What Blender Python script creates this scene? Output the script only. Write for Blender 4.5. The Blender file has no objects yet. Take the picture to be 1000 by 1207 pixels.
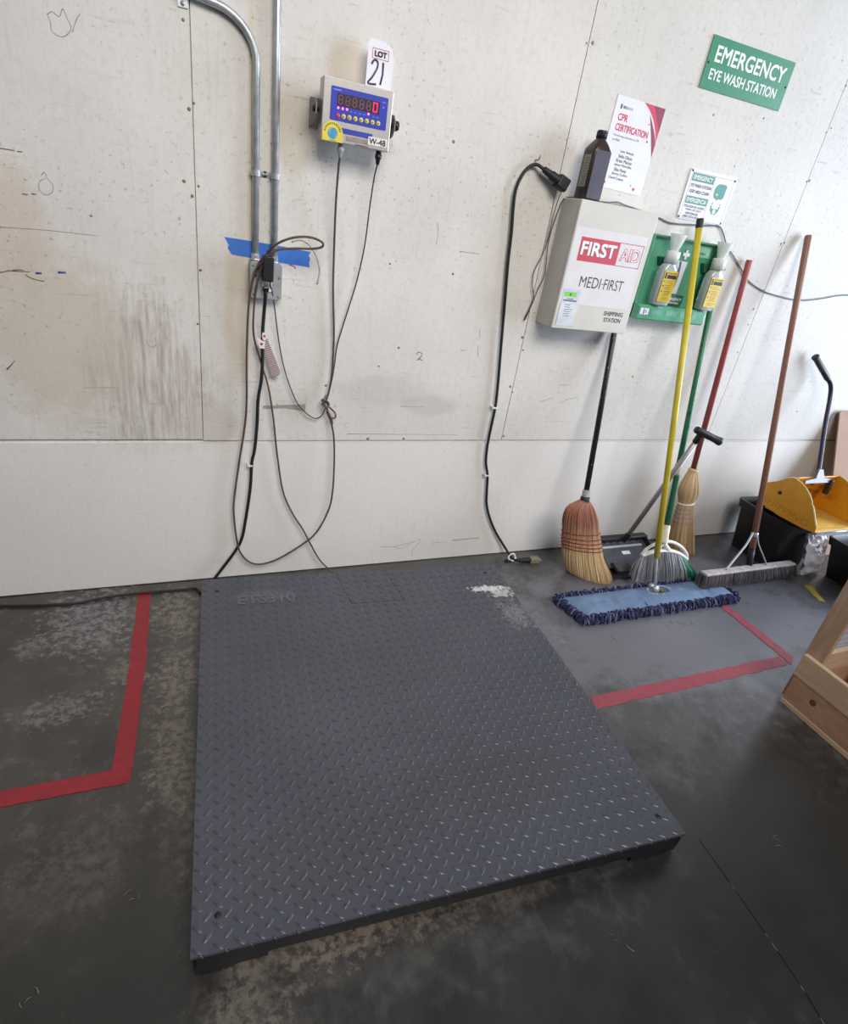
import bpy, math, random
from mathutils import Vector, Matrix
from mathutils import noise as mnoise
random.seed(7)
S = bpy.context.scene
COL = S.collection
V = Vector

# ---------------------------------------------------------------- camera
cam_d = bpy.data.cameras.new('camera')
cam = bpy.data.objects.new('camera', cam_d); COL.objects.link(cam)
cam_d.sensor_fit = 'HORIZONTAL'; cam_d.sensor_width = 36.0; cam_d.lens = 24.6103
cam_d.clip_start = 0.02; cam_d.clip_end = 60
cam.matrix_world = Matrix(((0.921362, 0.049376, -0.385558, 0.0102),
                           (-0.360664, 0.478513, -0.800592, -2.059),
                           (0.144964, 0.876691, 0.458692, 1.4365),
                           (0, 0, 0, 1)))
S.camera = cam

# ---------------------------------------------------------------- light
S.view_settings.view_transform = 'Standard'
S.view_settings.look = 'None'
S.view_settings.exposure = 0.0
S.view_settings.gamma = 1.0
S.view_settings.use_curve_mapping = False
wd = bpy.data.worlds.new('world'); S.world = wd; wd.use_nodes = True
wd.node_tree.nodes['Background'].inputs[0].default_value = (0.80, 0.88, 1.0, 1)
wd.node_tree.nodes['Background'].inputs[1].default_value = 0.13

def area(name, loc, target, sx, sy, power, col, spread=180):
    d = bpy.data.lights.new(name, 'AREA'); d.shape = 'RECTANGLE'; d.size = sx; d.size_y = sy
    d.energy = power; d.color = col; d.spread = math.radians(spread)
    o = bpy.data.objects.new(name, d); COL.objects.link(o); o.location = loc
    o.rotation_euler = (V(target) - V(loc)).to_track_quat('-Z', 'Y').to_euler()
    return o
area('loading_door_daylight', (6.6, -2.1, 1.7), (2.2, -0.4, 0.6), 2.4, 3.0, 410, (0.74, 0.85, 1.0))
area('ceiling_skylight', (0.9, -3.6, 3.75), (0.78, 0.0, 0.72), 3.0, 1.6, 50, (1.0, 0.955, 0.90), 88)

# ---------------------------------------------------------------- helpers
def lin(c):
    def f(x):
        x /= 255.0
        return x / 12.92 if x <= 0.04045 else ((x + 0.055) / 1.055) ** 2.4
    return (f(c[0]), f(c[1]), f(c[2]), 1.0)

class NT:
    def __init__(s, name):
        s.m = bpy.data.materials.new(name); s.m.use_nodes = True
        s.t = s.m.node_tree; s.b = s.t.nodes['Principled BSDF']
    def n(s, kind, **kw):
        nd = s.t.nodes.new(kind)
        for k, v in kw.items(): setattr(nd, k, v)
        return nd
    def put(s, sock, v):
        if isinstance(v, bpy.types.NodeSocket): s.t.links.new(v, sock)
        else: sock.default_value = v
    def coord(s, which='Object', scale=(1, 1, 1), rot=(0, 0, 0)):
        c = s.n('ShaderNodeTexCoord'); mp = s.n('ShaderNodeMapping')
        s.t.links.new(c.outputs[which], mp.inputs[0])
        mp.inputs['Scale'].default_value = scale; mp.inputs['Rotation'].default_value = rot
        return mp.outputs[0]
    def noise(s, vec, scale, detail=4, rough=0.55):
        nd = s.n('ShaderNodeTexNoise'); s.t.links.new(vec, nd.inputs['Vector'])
        nd.inputs['Scale'].default_value = scale; nd.inputs['Detail'].default_value = detail
        nd.inputs['Roughness'].default_value = rough
        return nd.outputs['Fac']
    def ramp(s, fac, a, b, lo=0.0, hi=1.0):
        nd = s.n('ShaderNodeMapRange'); s.put(nd.inputs['Value'], fac)
        nd.inputs['From Min'].default_value = a; nd.inputs['From Max'].default_value = b
        nd.inputs['To Min'].default_value = lo; nd.inputs['To Max'].default_value = hi
        return nd.outputs['Result']
    def math(s, op, a, b=0.0, c=0.0):
        nd = s.n('ShaderNodeMath', operation=op)
        s.put(nd.inputs[0], a); s.put(nd.inputs[1], b)
        if op == 'MULTIPLY_ADD': s.put(nd.inputs[2], c)
        return nd.outputs[0]
    def mix(s, fac, a, b):
        nd = s.n('ShaderNodeMix', data_type='RGBA')
        s.put(nd.inputs['Factor'], fac); s.put(nd.inputs['A'], a); s.put(nd.inputs['B'], b)
        return nd.outputs['Result']
    def bump(s, h, strength=0.3, dist=0.01):
        nd = s.n('ShaderNodeBump'); nd.inputs['Strength'].default_value = strength
        nd.inputs['Distance'].default_value = dist; s.put(nd.inputs['Height'], h)
        s.t.links.new(nd.outputs[0], s.b.inputs['Normal'])
    def blob(s, vec, c, r, jitter=0.35, scale=14):
        """soft mask around a spot of the surface, edge broken up by noise"""
        mp = s.n('ShaderNodeMapping', vector_type='POINT'); s.t.links.new(vec, mp.inputs[0])
        sc = [1.0 / q for q in r]
        mp.inputs['Scale'].default_value = sc
        mp.inputs['Location'].default_value = [-a * b for a, b in zip(c, sc)]
        ln = s.n('ShaderNodeVectorMath', operation='LENGTH'); s.t.links.new(mp.outputs[0], ln.inputs[0])
        nz = s.noise(vec, scale, 8, 0.70)
        d = s.math('MULTIPLY_ADD', nz, jitter * 4, ln.outputs['Value'])
        d = s.math('SUBTRACT', d, jitter * 2)
        return s.ramp(d, 0.62, 1.05, 1, 0)

def pm(name, col, rough=0.5, metal=0.0, var=0.08, scale=18, bump=0.0, spec=0.5, coat=0.0, island=0.0, stretch=(1, 1, 1), trans=0.0, emit=0.0, alpha=1.0):
    k = NT(name); c = lin(col); b = k.b
    vec = k.coord(scale=stretch); nz = k.noise(vec, scale, 5)
    dark = tuple(max(0, q * (1 - var * 2)) for q in c[:3]) + (1,); lite = tuple(min(1, q * (1 + var * 2)) for q in c[:3]) + (1,)
    res = k.mix(k.ramp(nz, 0.3, 0.7), dark, lite)
    if island:
        g = k.n('ShaderNodeNewGeometry')
        h = k.n('ShaderNodeHueSaturation'); k.put(h.inputs['Color'], res)
        k.put(h.inputs['Value'], k.ramp(g.outputs['Random Per Island'], 0, 1, 1 - island, 1 + island))
        res = h.outputs[0]
    k.put(b.inputs['Base Color'], res)
    b.inputs['Roughness'].default_value = rough; b.inputs['Metallic'].default_value = metal
    b.inputs['Specular IOR Level'].default_value = spec
    b.inputs['Coat Weight'].default_value = coat
    b.inputs['Transmission Weight'].default_value = trans
    b.inputs['Alpha'].default_value = alpha
    if emit:
        b.inputs['Emission Color'].default_value = c; b.inputs['Emission Strength'].default_value = emit
    if bump: k.bump(k.noise(vec, scale * 2.5, 4), bump, 0.004)
    return k.m

def hvec(a): return a if isinstance(a, Vector) else V(a)

def spline(pts, sub=6):
    P = [hvec(p) for p in pts]; out = []
    for i in range(len(P) - 1):
        p0 = P[max(i - 1, 0)]; p1 = P[i]; p2 = P[i + 1]; p3 = P[min(i + 2, len(P) - 1)]
        for j in range(sub):
            t = j / sub
            out.append(0.5 * ((2 * p1) + (p2 - p0) * t + (2 * p0 - 5 * p1 + 4 * p2 - p3) * t * t + (3 * p1 - p0 - 3 * p2 + p3) * t ** 3))
    out.append(P[-1]); return out

class MB:
    def __init__(s): s.v = []; s.f = []; s.sm = []
    def add(s, vs, fs, smooth=False):
        o = len(s.v); s.v += [tuple(q) for q in vs]
        s.f += [tuple(i + o for i in f) for f in fs]; s.sm += [smooth] * len(fs); return s
    def frame_box(s, o, ax, ay, az):
        """box spanned by three edge vectors from corner o"""
        o, ax, ay, az = map(hvec, (o, ax, ay, az))
        vs = [o + ax * i + ay * j + az * k for k in (0, 1) for j in (0, 1) for i in (0, 1)]
        fs = [(0, 2, 3, 1), (4, 5, 7, 6), (0, 1, 5, 4), (2, 6, 7, 3), (0, 4, 6, 2), (1, 3, 7, 5)]
        if ax.cross(ay).dot(az) < 0: fs = [f[::-1] for f in fs]
        return s.add(vs, fs)
    def box(s, x0, x1, y0, y1, z0, z1):
        return s.frame_box((x0, y0, z0), (x1 - x0, 0, 0), (0, y1 - y0, 0), (0, 0, z1 - z0))
    def prism(s, poly, o, u, v, w):
        """polygon in the (u,v) plane at o, extruded along vector w"""
        o, u, v, w = map(hvec, (o, u, v, w)); n = len(poly)
        a = [o + u * p[0] + v * p[1] for p in poly]; b = [q + w for q in a]
        fs = [tuple(range(n)), tuple(range(2 * n - 1, n - 1, -1))] + [(i, i + n, (i + 1) % n + n, (i + 1) % n) for i in range(n)]
        area2 = sum(poly[i][0] * poly[(i + 1) % n][1] - poly[(i + 1) % n][0] * poly[i][1] for i in range(n))
        if (area2 > 0) == (u.cross(v).dot(w) > 0): fs = [f[::-1] for f in fs]
        return s.add(a + b, fs)
    def flat(s, poly, o, u, v):
        o, u, v = map(hvec, (o, u, v))
        return s.add([o + u * p[0] + v * p[1] for p in poly], [tuple(range(len(poly)))])
    def tube(s, pts, r, n=8, cap=True, smooth=True, closed=False, flat=1.0, up=None):
        P = [hvec(p) for p in pts]; m = len(P)
        R = r if isinstance(r, (list, tuple)) else [r] * m
        T = []
        for i in range(m):
            a = P[(i - 1) % m] if (closed or i) else P[0]; b = P[(i + 1) % m] if (closed or i < m - 1) else P[-1]
            t = b - a
            T.append(t.normalized() if t.length > 1e-9 else V((0, 0, 1)))
        ref = hvec(up) if up else (V((0, 0, 1)) if abs(T[0].z) < 0.9 else V((1, 0, 0)))
        N = (ref - T[0] * ref.dot(T[0])).normalized(); vs = []
        for i in range(m):
            N = N - T[i] * N.dot(T[i])
            N = N.normalized() if N.length > 1e-6 else T[i].orthogonal().normalized()
            B = T[i].cross(N)
            vs += [P[i] + (N * math.cos(2 * math.pi * k / n) * flat + B * math.sin(2 * math.pi * k / n)) * R[i] for k in range(n)]
        fs = []
        for i in range(m if closed else m - 1):
            j = (i + 1) % m
            fs += [(i * n + k, i * n + (k + 1) % n, j * n + (k + 1) % n, j * n + k) for k in range(n)]
        s.add(vs, fs, smooth)
        if cap and not closed:
            o = len(s.v) - len(vs)
            s.f += [tuple(o + k for k in range(n - 1, -1, -1)), tuple(o + (m - 1) * n + k for k in range(n))]; s.sm += [False, False]
        return s
    def cyl(s, a, b, r, r2=None, n=16): return s.tube([a, b], [r, r if r2 is None else r2], n)
    def lathe(s, prof, o, axis, n=24, ref=None):
        """profile of (radius, height) turned about axis through o"""
        o = hvec(o); ax = hvec(axis).normalized()
        N = (hvec(ref) if ref else ax.orthogonal()).normalized(); B = ax.cross(N); vs = []
        for r, h in prof: vs += [o + ax * h + (N * math.cos(2 * math.pi * k / n) + B * math.sin(2 * math.pi * k / n)) * r for k in range(n)]
        fs = []
        for i in range(len(prof) - 1):
            fs += [(i * n + k, i * n + (k + 1) % n, (i + 1) * n + (k + 1) % n, (i + 1) * n + k) for k in range(n)]
        return s.add(vs, fs, True)
    def grid(s, fn, nu, nv, smooth=True):
        vs = [fn(i / nu, j / nv) for j in range(nv + 1) for i in range(nu + 1)]
        fs = [(j * (nu + 1) + i, j * (nu + 1) + i + 1, (j + 1) * (nu + 1) + i + 1, (j + 1) * (nu + 1) + i) for j in range(nv) for i in range(nu)]
        return s.add(vs, fs, smooth)
    def text(s, body, o, u, v, w, h, bold=0.0, shear=0.0):
        """lettering whose ink box has lower left corner o and spans w along u, h along v"""
        c = bpy.data.curves.new('t', 'FONT'); c.body = body; c.offset = min(bold, 0.0); c.resolution_u = 3; c.shear = shear
        ob = bpy.data.objects.new('t', c); me = bpy.data.meshes.new_from_object(ob)
        if len(me.vertices):
            xs = [q.co.x for q in me.vertices]; ys = [q.co.y for q in me.vertices]
            x0, x1, y0, y1 = min(xs), max(xs), min(ys), max(ys)
            o, u, v = map(hvec, (o, u, v))
            g = max(bold, 0.0) * h * 1.3
            nrm = u.cross(v).normalized()
            for kk_, (du, dv) in enumerate([(0, 0)] if g == 0 else [(-g, -g), (g, -g), (g, g), (-g, g), (0, 0)]):
                s.add([o + nrm * (kk_ * 0.00006) + u * ((q.co.x - x0) / (x1 - x0) * (w - 2 * g) + g + du) + v * ((q.co.y - y0) / max(y1 - y0, 1e-6) * (h - 2 * g) + g + dv) for q in me.vertices],
                      [tuple(p.vertices) for p in me.polygons])
        bpy.data.objects.remove(ob); bpy.data.curves.remove(c); bpy.data.meshes.remove(me)
        return s
    def build(s, name, mat, parent=None, bevel=0.0, seg=2, auto=False):
        me = bpy.data.meshes.new(name)
        inv = Matrix.Identity(4)
        p = parent
        if p is not None:
            M = Matrix.Identity(4)
            while p is not None: M = p.matrix_basis @ M; p = p.parent
            inv = M.inverted()
        me.from_pydata([inv @ V(q) for q in s.v], [], s.f)
        me.polygons.foreach_set('use_smooth', s.sm)
        me.materials.append(mat); me.update()
        ob = bpy.data.objects.new(name, me); COL.objects.link(ob)
        if parent is not None: ob.parent = parent
        if bevel:
            b = ob.modifiers.new('bevel', 'BEVEL'); b.width = bevel; b.segments = seg; b.limit_method = 'ANGLE'; b.angle_limit = math.radians(50)
        return ob

def rrect(x0, x1, y0, y1, r, n=4):
    out = []
    for cx, cy, a in ((x1 - r, y1 - r, 0), (x0 + r, y1 - r, 90), (x0 + r, y0 + r, 180), (x1 - r, y0 + r, 270)):
        out += [(cx + r * math.cos(math.radians(a + 90 * k / n)), cy + r * math.sin(math.radians(a + 90 * k / n))) for k in range(n + 1)]
    return out
def ngon(cx, cy, r, n=20, ry=None):
    return [(cx + r * math.cos(2 * math.pi * k / n), cy + (ry or r) * math.sin(2 * math.pi * k / n)) for k in range(n)]

X, Y, Z = V((1, 0, 0)), V((0, 1, 0)), V((0, 0, 1))
def wp(x, z, y): return V((x, y, z))                               # a point of a plane parallel to the wall
def wflat(mb, poly, y): return mb.flat(poly, (0, y, 0), X, Z)       # print facing the room
def wslab(mb, poly, y, t): return mb.prism(poly, (0, y, 0), X, Z, (0, t, 0))

def thing(name, label, cat, loc, rz=0.0, group=None):
    o = bpy.data.objects.new(name, None); COL.objects.link(o); o.empty_display_size = 0.05
    o.location = loc; o.rotation_euler = (0, 0, rz)
    o['label'] = label; o['category'] = cat
    if group: o['group'] = group
    return o
def tag(o, label, cat, group=None, kind=None):
    o['label'] = label; o['category'] = cat
    if group: o['group'] = group
    if kind: o['kind'] = kind
    return o
def look(o, label): o['label'] = label; return o

# ---------------------------------------------------------------- materials
M = {}
M['galv'] = pm('galvanised_steel', (184, 187, 190), 0.38, 0.55, 0.10, 40)
M['steel'] = pm('brushed_steel', (186, 182, 178), 0.38, 0.6, 0.05, 60, stretch=(1, 1, 8))
M['boxgrey'] = pm('grey_box_paint', (146, 150, 152), 0.5, 0.1, 0.05)
M['black'] = pm('black_plastic', (28, 27, 29), 0.42, 0, 0.1)
M['blackgloss'] = pm('black_smooth_plastic', (20, 19, 22), 0.28, 0, 0.1)
M['rubber'] = pm('black_rubber', (24, 23, 24), 0.6, 0, 0.1)
M['brownwire'] = pm('brown_cable', (86, 66, 60), 0.5, 0, 0.1)
M['darkwire'] = pm('dark_cable', (62, 54, 52), 0.5, 0, 0.1)
M['white'] = pm('white_plastic', (222, 220, 214), 0.4, 0, 0.03)
M['paper'] = pm('white_paper', (226, 225, 232), 0.45, 0, 0.02, coat=0.3)
M['ink'] = pm('black_ink', (28, 28, 34), 0.6, 0, 0.05)
M['inkgrey'] = pm('grey_ink', (96, 98, 112), 0.6, 0, 0.05)
M['inknavy'] = pm('navy_marker_ink', (52, 46, 82), 0.5, 0, 0.05)
M['red'] = pm('red_print', (196, 66, 84), 0.45, 0, 0.04)
M['crimson'] = pm('crimson_print', (206, 40, 78), 0.4, 0, 0.03)
M['maroon'] = pm('maroon_print', (140, 24, 66), 0.4, 0, 0.03)
M['green'] = pm('green_sign_enamel', (52, 132, 96), 0.42, 0, 0.03, coat=0.1)
M['teal'] = pm('teal_print', (74, 140, 130), 0.5, 0, 0.03)
M['signwhite'] = pm('white_print', (232, 236, 234), 0.45, 0, 0.02)
M['nail'] = pm('rusty_nail', (132, 120, 108), 0.6, 0.3, 0.2)
M['scuff'] = pm('scuff_mark', (164, 156, 150), 0.8, 0, 0.15, 60)
M['scuffdark'] = pm('dark_scuff', (128, 115, 107), 0.8, 0, 0.2, 60)
M['scuffblue'] = pm('blue_scuff', (60, 84, 150), 0.8, 0, 0.1)
M['paintwhite'] = pm('off_white_cabinet_paint', (202, 199, 192), 0.42, 0.0, 0.03, 9)

# ================================================================ setting
def wall_material():
    k = NT('painted_plywood'); vec = k.coord()
    base = k.mix(k.ramp(k.noise(vec, 2.2, 5), 0.3, 0.7), lin((202, 198, 192)), lin((217, 213, 208)))
    fine = k.noise(vec, 45, 6, 0.7)
    base = k.mix(k.ramp(fine, 0.50, 0.72, 0, 0.30), base, lin((176, 168, 160)))
    grain = k.noise(k.coord(scale=(30, 1, 1.6)), 2.0, 6, 0.65)                    # vertical wood grain showing through the paint
    base = k.mix(k.ramp(grain, 0.55, 0.8, 0, 0.30), base, lin((172, 162, 150)))
    def spot(c, r, col, amt, j=0.3, sc=12):
        nonlocal base
        m = k.blob(vec, (c[0], 0.0, c[1]), (r[0], 1.0, r[1]), j, sc)
        base = k.mix(k.math('MULTIPLY', m, amt), base, lin(col))
    # worn, dirty area low on the left sheet, streaked with the grain
    m = k.blob(vec, (-0.06, 0, 0.82), (0.20, 1, 0.30), 0.5, 9)
    m = k.math('MULTIPLY', m, k.ramp(k.noise(k.coord(scale=(34, 1, 3)), 1.6, 6, 0.7), 0.42, 0.62, 0.1, 0.75))
    base = k.mix(m, base, lin((150, 136, 124)))
    spot((-0.30, 0.92), (0.22, 0.30), (188, 176, 160), 0.6)
    spot((-0.42, 1.22), (0.16, 0.20), (196, 180, 164), 0.6)
    spot((0.525, 1.765), (0.075, 0.075), (196, 178, 154), 0.55, 0.12, 6)
    spot((0.375, 1.57), (0.07, 0.13), (186, 174, 150), 0.5, 0.15, 8)
    spot((0.215, 1.05), (0.05, 0.24), (190, 176, 152), 0.6, 0.2, 9)
    spot((0.25, 1.5), (0.012, 0.42), (196, 180, 140), 0.5, 0.2, 9)
    spot((0.12, 0.66), (0.10, 0.10), (178, 168, 156), 0.4)
    spot((0.95, 0.75), (0.14, 0.05), (178, 172, 168), 0.45)
    spot((0.75, 0.80), (0.2, 0.07), (182, 176, 170), 0.4)
    spot((0.45, 1.25), (0.05, 0.05), (180, 174, 170), 0.3)
    # grubby patches and little flecks
    fl = k.ramp(k.noise(vec, 70, 4, 0.6), 0.60, 0.68, 0, 0.6)
    fl = k.math('MULTIPLY', fl, k.ramp(k.noise(vec, 1.7, 3), 0.40, 0.60, 0.15, 1.0))
    hz = k.ramp(k.noise(k.coord(scale=(5, 1, 70)), 1.3, 5, 0.6), 0.60, 0.70, 0, 0.45)
    base = k.mix(k.math('MULTIPLY', hz, k.ramp(k.noise(vec, 3.1, 3), 0.46, 0.6)), base, lin((140, 128, 120)))
    base = k.mix(fl, base, lin((120, 110, 104)))
    zz = k.n('ShaderNodeSeparateXYZ'); k.t.links.new(vec, zz.inputs[0])
    lowb = k.ramp(zz.outputs[2], 0.592, 0.594, 0.50, 0)                        # the lower board is newer and cleaner
    base = k.mix(lowb, base, lin((226, 223, 219)))
    k.put(k.b.inputs['Base Color'], base)
    k.b.inputs['Roughness'].default_value = 0.55; k.b.inputs['Specular IOR Level'].default_value = 0.35
    hh = k.math('MULTIPLY_ADD', grain, 0.6, k.noise(vec, 30, 5, 0.6))
    k.bump(hh, 0.18, 0.004)
    return k.m
M['wall'] = wall_material()

def floor_material():
    k = NT('stained_concrete'); vec = k.coord()
    big = k.noise(vec, 1.3, 6, 0.6); mid = k.noise(vec, 5.5, 8, 0.68); fine = k.noise(vec, 34, 6, 0.7)
    left = k.ramp(k.n('ShaderNodeSeparateXYZ').outputs[0], -0.5, 1.6, 1, 0)
    sx = left.node.inputs['Value'].links[0].from_node; k.t.links.new(vec, sx.inputs[0])
    dark = k.mix(left, lin((54, 54, 55)), lin((36, 34, 30)))
    lite = k.mix(left, lin((76, 76, 78)), lin((72, 66, 58)))
    base = k.mix(k.ramp(k.math('MULTIPLY_ADD', mid, 0.6, k.math('MULTIPLY', big, 0.5)), 0.42, 0.70), dark, lite)
    crumb = k.noise(vec, 15, 10, 0.78)
    base = k.mix(k.ramp(crumb, 0.54, 0.62, 0, 0.55), base, lin((94, 89, 81)))
    base = k.mix(k.ramp(fine, 0.5, 0.75, 0, 0.45), base, lin((28, 27, 25)))
    grit = k.noise(vec, 42, 9, 0.74)
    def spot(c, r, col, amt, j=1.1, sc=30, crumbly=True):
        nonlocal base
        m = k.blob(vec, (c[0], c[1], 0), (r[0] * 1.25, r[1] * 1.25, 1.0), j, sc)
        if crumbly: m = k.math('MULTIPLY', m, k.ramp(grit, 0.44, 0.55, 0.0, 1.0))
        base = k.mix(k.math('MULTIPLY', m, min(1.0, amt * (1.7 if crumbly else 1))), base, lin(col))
    # worn pale concrete along the scale and bare patches on the left
    for c, r, col, a in (((-0.29, -0.19), (0.13, 0.16), (128, 126, 130), 0.45), ((-0.03, -0.22), (0.07, 0.14), (120, 112, 103), 0.55),
                         ((-0.03, -0.52), (0.07, 0.12), (116, 108, 99), 0.55), ((-0.04, -0.9), (0.06, 0.30), (108, 100, 90), 0.5),
                         ((-0.35, -0.60), (0.10, 0.05), (118, 112, 106), 0.42), ((-0.46, -0.29), (0.045, 0.05), (118, 112, 106), 0.40),
                         ((-0.18, -0.47), (0.05, 0.07), (114, 107, 100), 0.42), ((0.30, -1.42), (0.28, 0.045), (118, 107, 96), 0.6),
                         ((0.06, -1.46), (0.10, 0.10), (108, 100, 90), 0.55), ((0.62, -1.44), (0.20, 0.05), (98, 90, 80), 0.38),
                         ((0.02, -1.75), (0.08, 0.12), (92, 86, 76), 0.34), ((-0.22, -1.10), (0.12, 0.10), (88, 79, 70), 0.32),
                         ((1.36, -0.55), (0.06, 0.10), (150, 150, 154), 0.4), ((1.48, -0.33), (0.20, 0.10), (104, 99, 92), 0.3)):
        spot(c, r, col, a)
    spot((2.1, -0.62), (0.95, 0.42), (108, 108, 118), 0.8, 0.5, 8, False)  # paler concrete near the wall, with bluish door daylight painted into its colour
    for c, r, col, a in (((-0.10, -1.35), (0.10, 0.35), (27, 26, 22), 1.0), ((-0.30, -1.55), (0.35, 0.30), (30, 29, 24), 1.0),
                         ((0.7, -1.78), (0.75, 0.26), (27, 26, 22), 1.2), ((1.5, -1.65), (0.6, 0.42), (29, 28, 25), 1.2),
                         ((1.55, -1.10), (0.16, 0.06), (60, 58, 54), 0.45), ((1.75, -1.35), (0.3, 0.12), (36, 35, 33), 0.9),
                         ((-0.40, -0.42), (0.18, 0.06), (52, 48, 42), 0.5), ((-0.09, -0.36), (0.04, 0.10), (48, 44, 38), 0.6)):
        spot(c, r, col, a * 0.8, 0.6, 9, False)  # dark stains; the large front patches also put foreground shade into the colour
    specks = k.ramp(k.noise(vec, 120, 2, 0.5), 0.74, 0.79, 0, 0.5)
    base = k.mix(k.math('MULTIPLY', specks, k.ramp(k.noise(vec, 6, 3), 0.5, 0.6)), base, lin((170, 166, 156)))
    k.put(k.b.inputs['Base Color'], base)
    k.put(k.b.inputs['Roughness'], k.ramp(mid, 0.3, 0.7, 0.30, 0.46))
    k.b.inputs['Specular IOR Level'].default_value = 0.95
    k.bump(k.math('MULTIPLY_ADD', fine, 0.5, mid), 0.12, 0.003)
    return k.m
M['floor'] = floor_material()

SEAM = 0.5937
wall = MB()
xs = [-3.5654, -2.3454, -1.1254, 0.0946, 1.3146, 2.5346, 3.7546, 4.9746]
for a, b in zip(xs[:-1], xs[1:]):
    wall.box(a + 0.0014, b - 0.0014, 0, 0.012, SEAM + (0.0100 if b < 0.2 else 0.0055), 3.4)
wall.box(xs[0], xs[-1], 0.0, 0.012, 0.004, SEAM - 0.0070)
wall.box(xs[0], xs[-1], 0.012, 0.06, 0.0, 3.4)
wall_o = wall.build('wall_back', M['wall']); wall_o['kind'] = 'structure'
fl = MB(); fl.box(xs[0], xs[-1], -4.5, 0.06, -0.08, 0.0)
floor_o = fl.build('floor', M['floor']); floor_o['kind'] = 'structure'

# nail heads, scribbles and scuffs on the wall paint
nails = [(0.078, 1.778), (0.098, 1.6), (0.085, 1.584), (0.104, 1.398), (0.086, 1.37), (0.102, 1.167), (-0.184, 1.282), (0.065, 1.405), (0.718, 1.252), (0.788, 0.968), (0.718, 0.895), (0.089, 1.003), (0.523, 0.814), (1.302, 0.838), (1.319, 0.814), (1.324, 0.99), (1.323, 0.617), (0.706, 0.605), (0.857, 0.605), (0.961, 1.244), (1.308, 1.04), (1.307, 1.988), (1.33, 1.993), (1.921, 1.901), (2.532, 1.95), (2.549, 1.969), (2.53, 1.773), (2.544, 1.778), (2.171, 1.935), (2.538, 2.11), (2.522, 1.529), (2.541, 1.535), (2.511, 1.249), (2.516, 1.18), (2.518, 1.048), (2.525, 1.334), (1.928, 0.906), (3.13, 0.762), (2.25, 1.393), (0.889, 1.642)]
nb = MB()
for x, z in nails:
    r = random.uniform(0.0034, 0.0062); nb.lathe([(r, 0), (r * 0.9, 0.0008), (0.0, 0.0011)], (x, 0, z), (0, -1, 0), 10)
nb.build('nail_heads', M['nail'], wall_o)
def strokes(lines, r, name, m):
    b = MB()
    for ln in lines:
        b.tube(spline([(x, -0.0001, z) for x, z in ln], 4) if len(ln) > 2 else [(x, -0.0001, z) for x, z in ln], r, 5, flat=0.12, up=(0, -1, 0))
    return b.build(name, m, wall_o)
strokes([[(-0.233, 1.72), (-0.222, 1.728), (-0.207, 1.722), (-0.198, 1.739), (-0.191, 1.723), (-0.184, 1.704), (-0.198, 1.686), (-0.212, 1.682), (-0.227, 1.689), (-0.228, 1.706), (-0.232, 1.717)],
         [(-0.161, 1.737), (-0.17, 1.725), (-0.182, 1.697)],
         [(-0.293, 1.366), (-0.285, 1.374), (-0.28, 1.361), (-0.269, 1.345), (-0.274, 1.326), (-0.292, 1.32), (-0.303, 1.333), (-0.298, 1.351), (-0.283, 1.36)],
         [(-0.408, 1.224), (-0.304, 1.23), (-0.172, 1.231)], [(0.971, 1.321), (1.053, 1.321)], [(0.825, 0.741), (0.927, 0.741)],
         [(0.879, 1.335), (0.88, 1.373), (0.871, 1.402)], [(1.111, 1.058), (1.116, 1.025)], [(1.117, 0.997), (1.124, 0.955)], [(1.043, 0.973), (1.074, 0.975)],
         [(1.068, 0.09), (1.139, 0.091)], [(0.821, 0.091), (0.882, 0.085), (0.908, 0.074), (0.938, 0.081), (0.995, 0.117), (1.004, 0.096), (0.972, 0.057), (0.983, 0.029)],
         [(0.882, 0.085), (0.923, 0.095), (0.984, 0.104)], [(1.467, 0.776), (1.533, 0.797)], [(1.574, 0.773), (1.609, 0.791), (1.658, 0.8), (1.66, 0.783)],
         [(-0.259, 0.779), (-0.218, 0.781), (-0.158, 0.783)], [(-0.064, 0.944), (-0.063, 0.928), (-0.049, 0.92), (-0.038, 0.929), (-0.04, 0.951)],
         [(0.62, 0.625), (1.10, 0.622)]], 0.0010, 'pencil_scribbles', M['scuff'])
strokes([[(-0.52, 1.414), (-0.365, 1.414), (-0.346, 1.414)], [(-0.341, 1.413), (-0.329, 1.414)], [(-0.344, 1.314), (-0.33, 1.314)], [(-0.323, 1.317), (-0.31, 1.317)],
         [(-0.427, 1.106), (-0.383, 1.118), (-0.369, 1.116)], [(-0.367, 1.106), (-0.35, 1.097), (-0.322, 1.092)], [(-0.398, 1.113), (-0.355, 1.115)],
         [(-0.454, 0.828), (-0.428, 0.857)], [(1.171, 0.096), (1.312, 0.099)]], 0.0016, 'dark_scuffs', M['scuffdark'])
strokes([[(0.862, 0.946), (0.869, 0.956), (0.884, 0.952), (0.882, 0.94), (0.867, 0.925), (0.877, 0.93), (0.891, 0.926)]], 0.0022, 'pencilled_number', M['scuff'])
strokes([[(-0.285, 1.121), (-0.265, 1.122)], [(-0.341, 1.113), (-0.326, 1.114)]], 0.003, 'blue_scuffs', M['scuffblue'])
strokes([[(0.374, 1.212), (0.388, 1.209), (0.396, 1.202)]], 0.002, 'red_scuff', M['red'])
strokes([[(0.379, 1.281), (0.409, 1.29), (0.44, 1.276), (0.464, 1.243), (0.475, 1.202), (0.469, 1.161)]], 0.0030, 'grey_arc_scuff', pm('faint_scuff', (180, 174, 169), 0.7, 0, 0.1))
sm = MB(); sm.flat([(0.299, 0.720), (0.38, 0.724), (0.451, 0.712), (0.451, 0.741), (0.299, 0.732)], (0, -0.0006, 0), X, Z)
sm.build('grey_smear', pm('smear', (150, 142, 138), 0.7, 0, 0.2, 60, stretch=(1, 1, 6)), wall_o)

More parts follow.
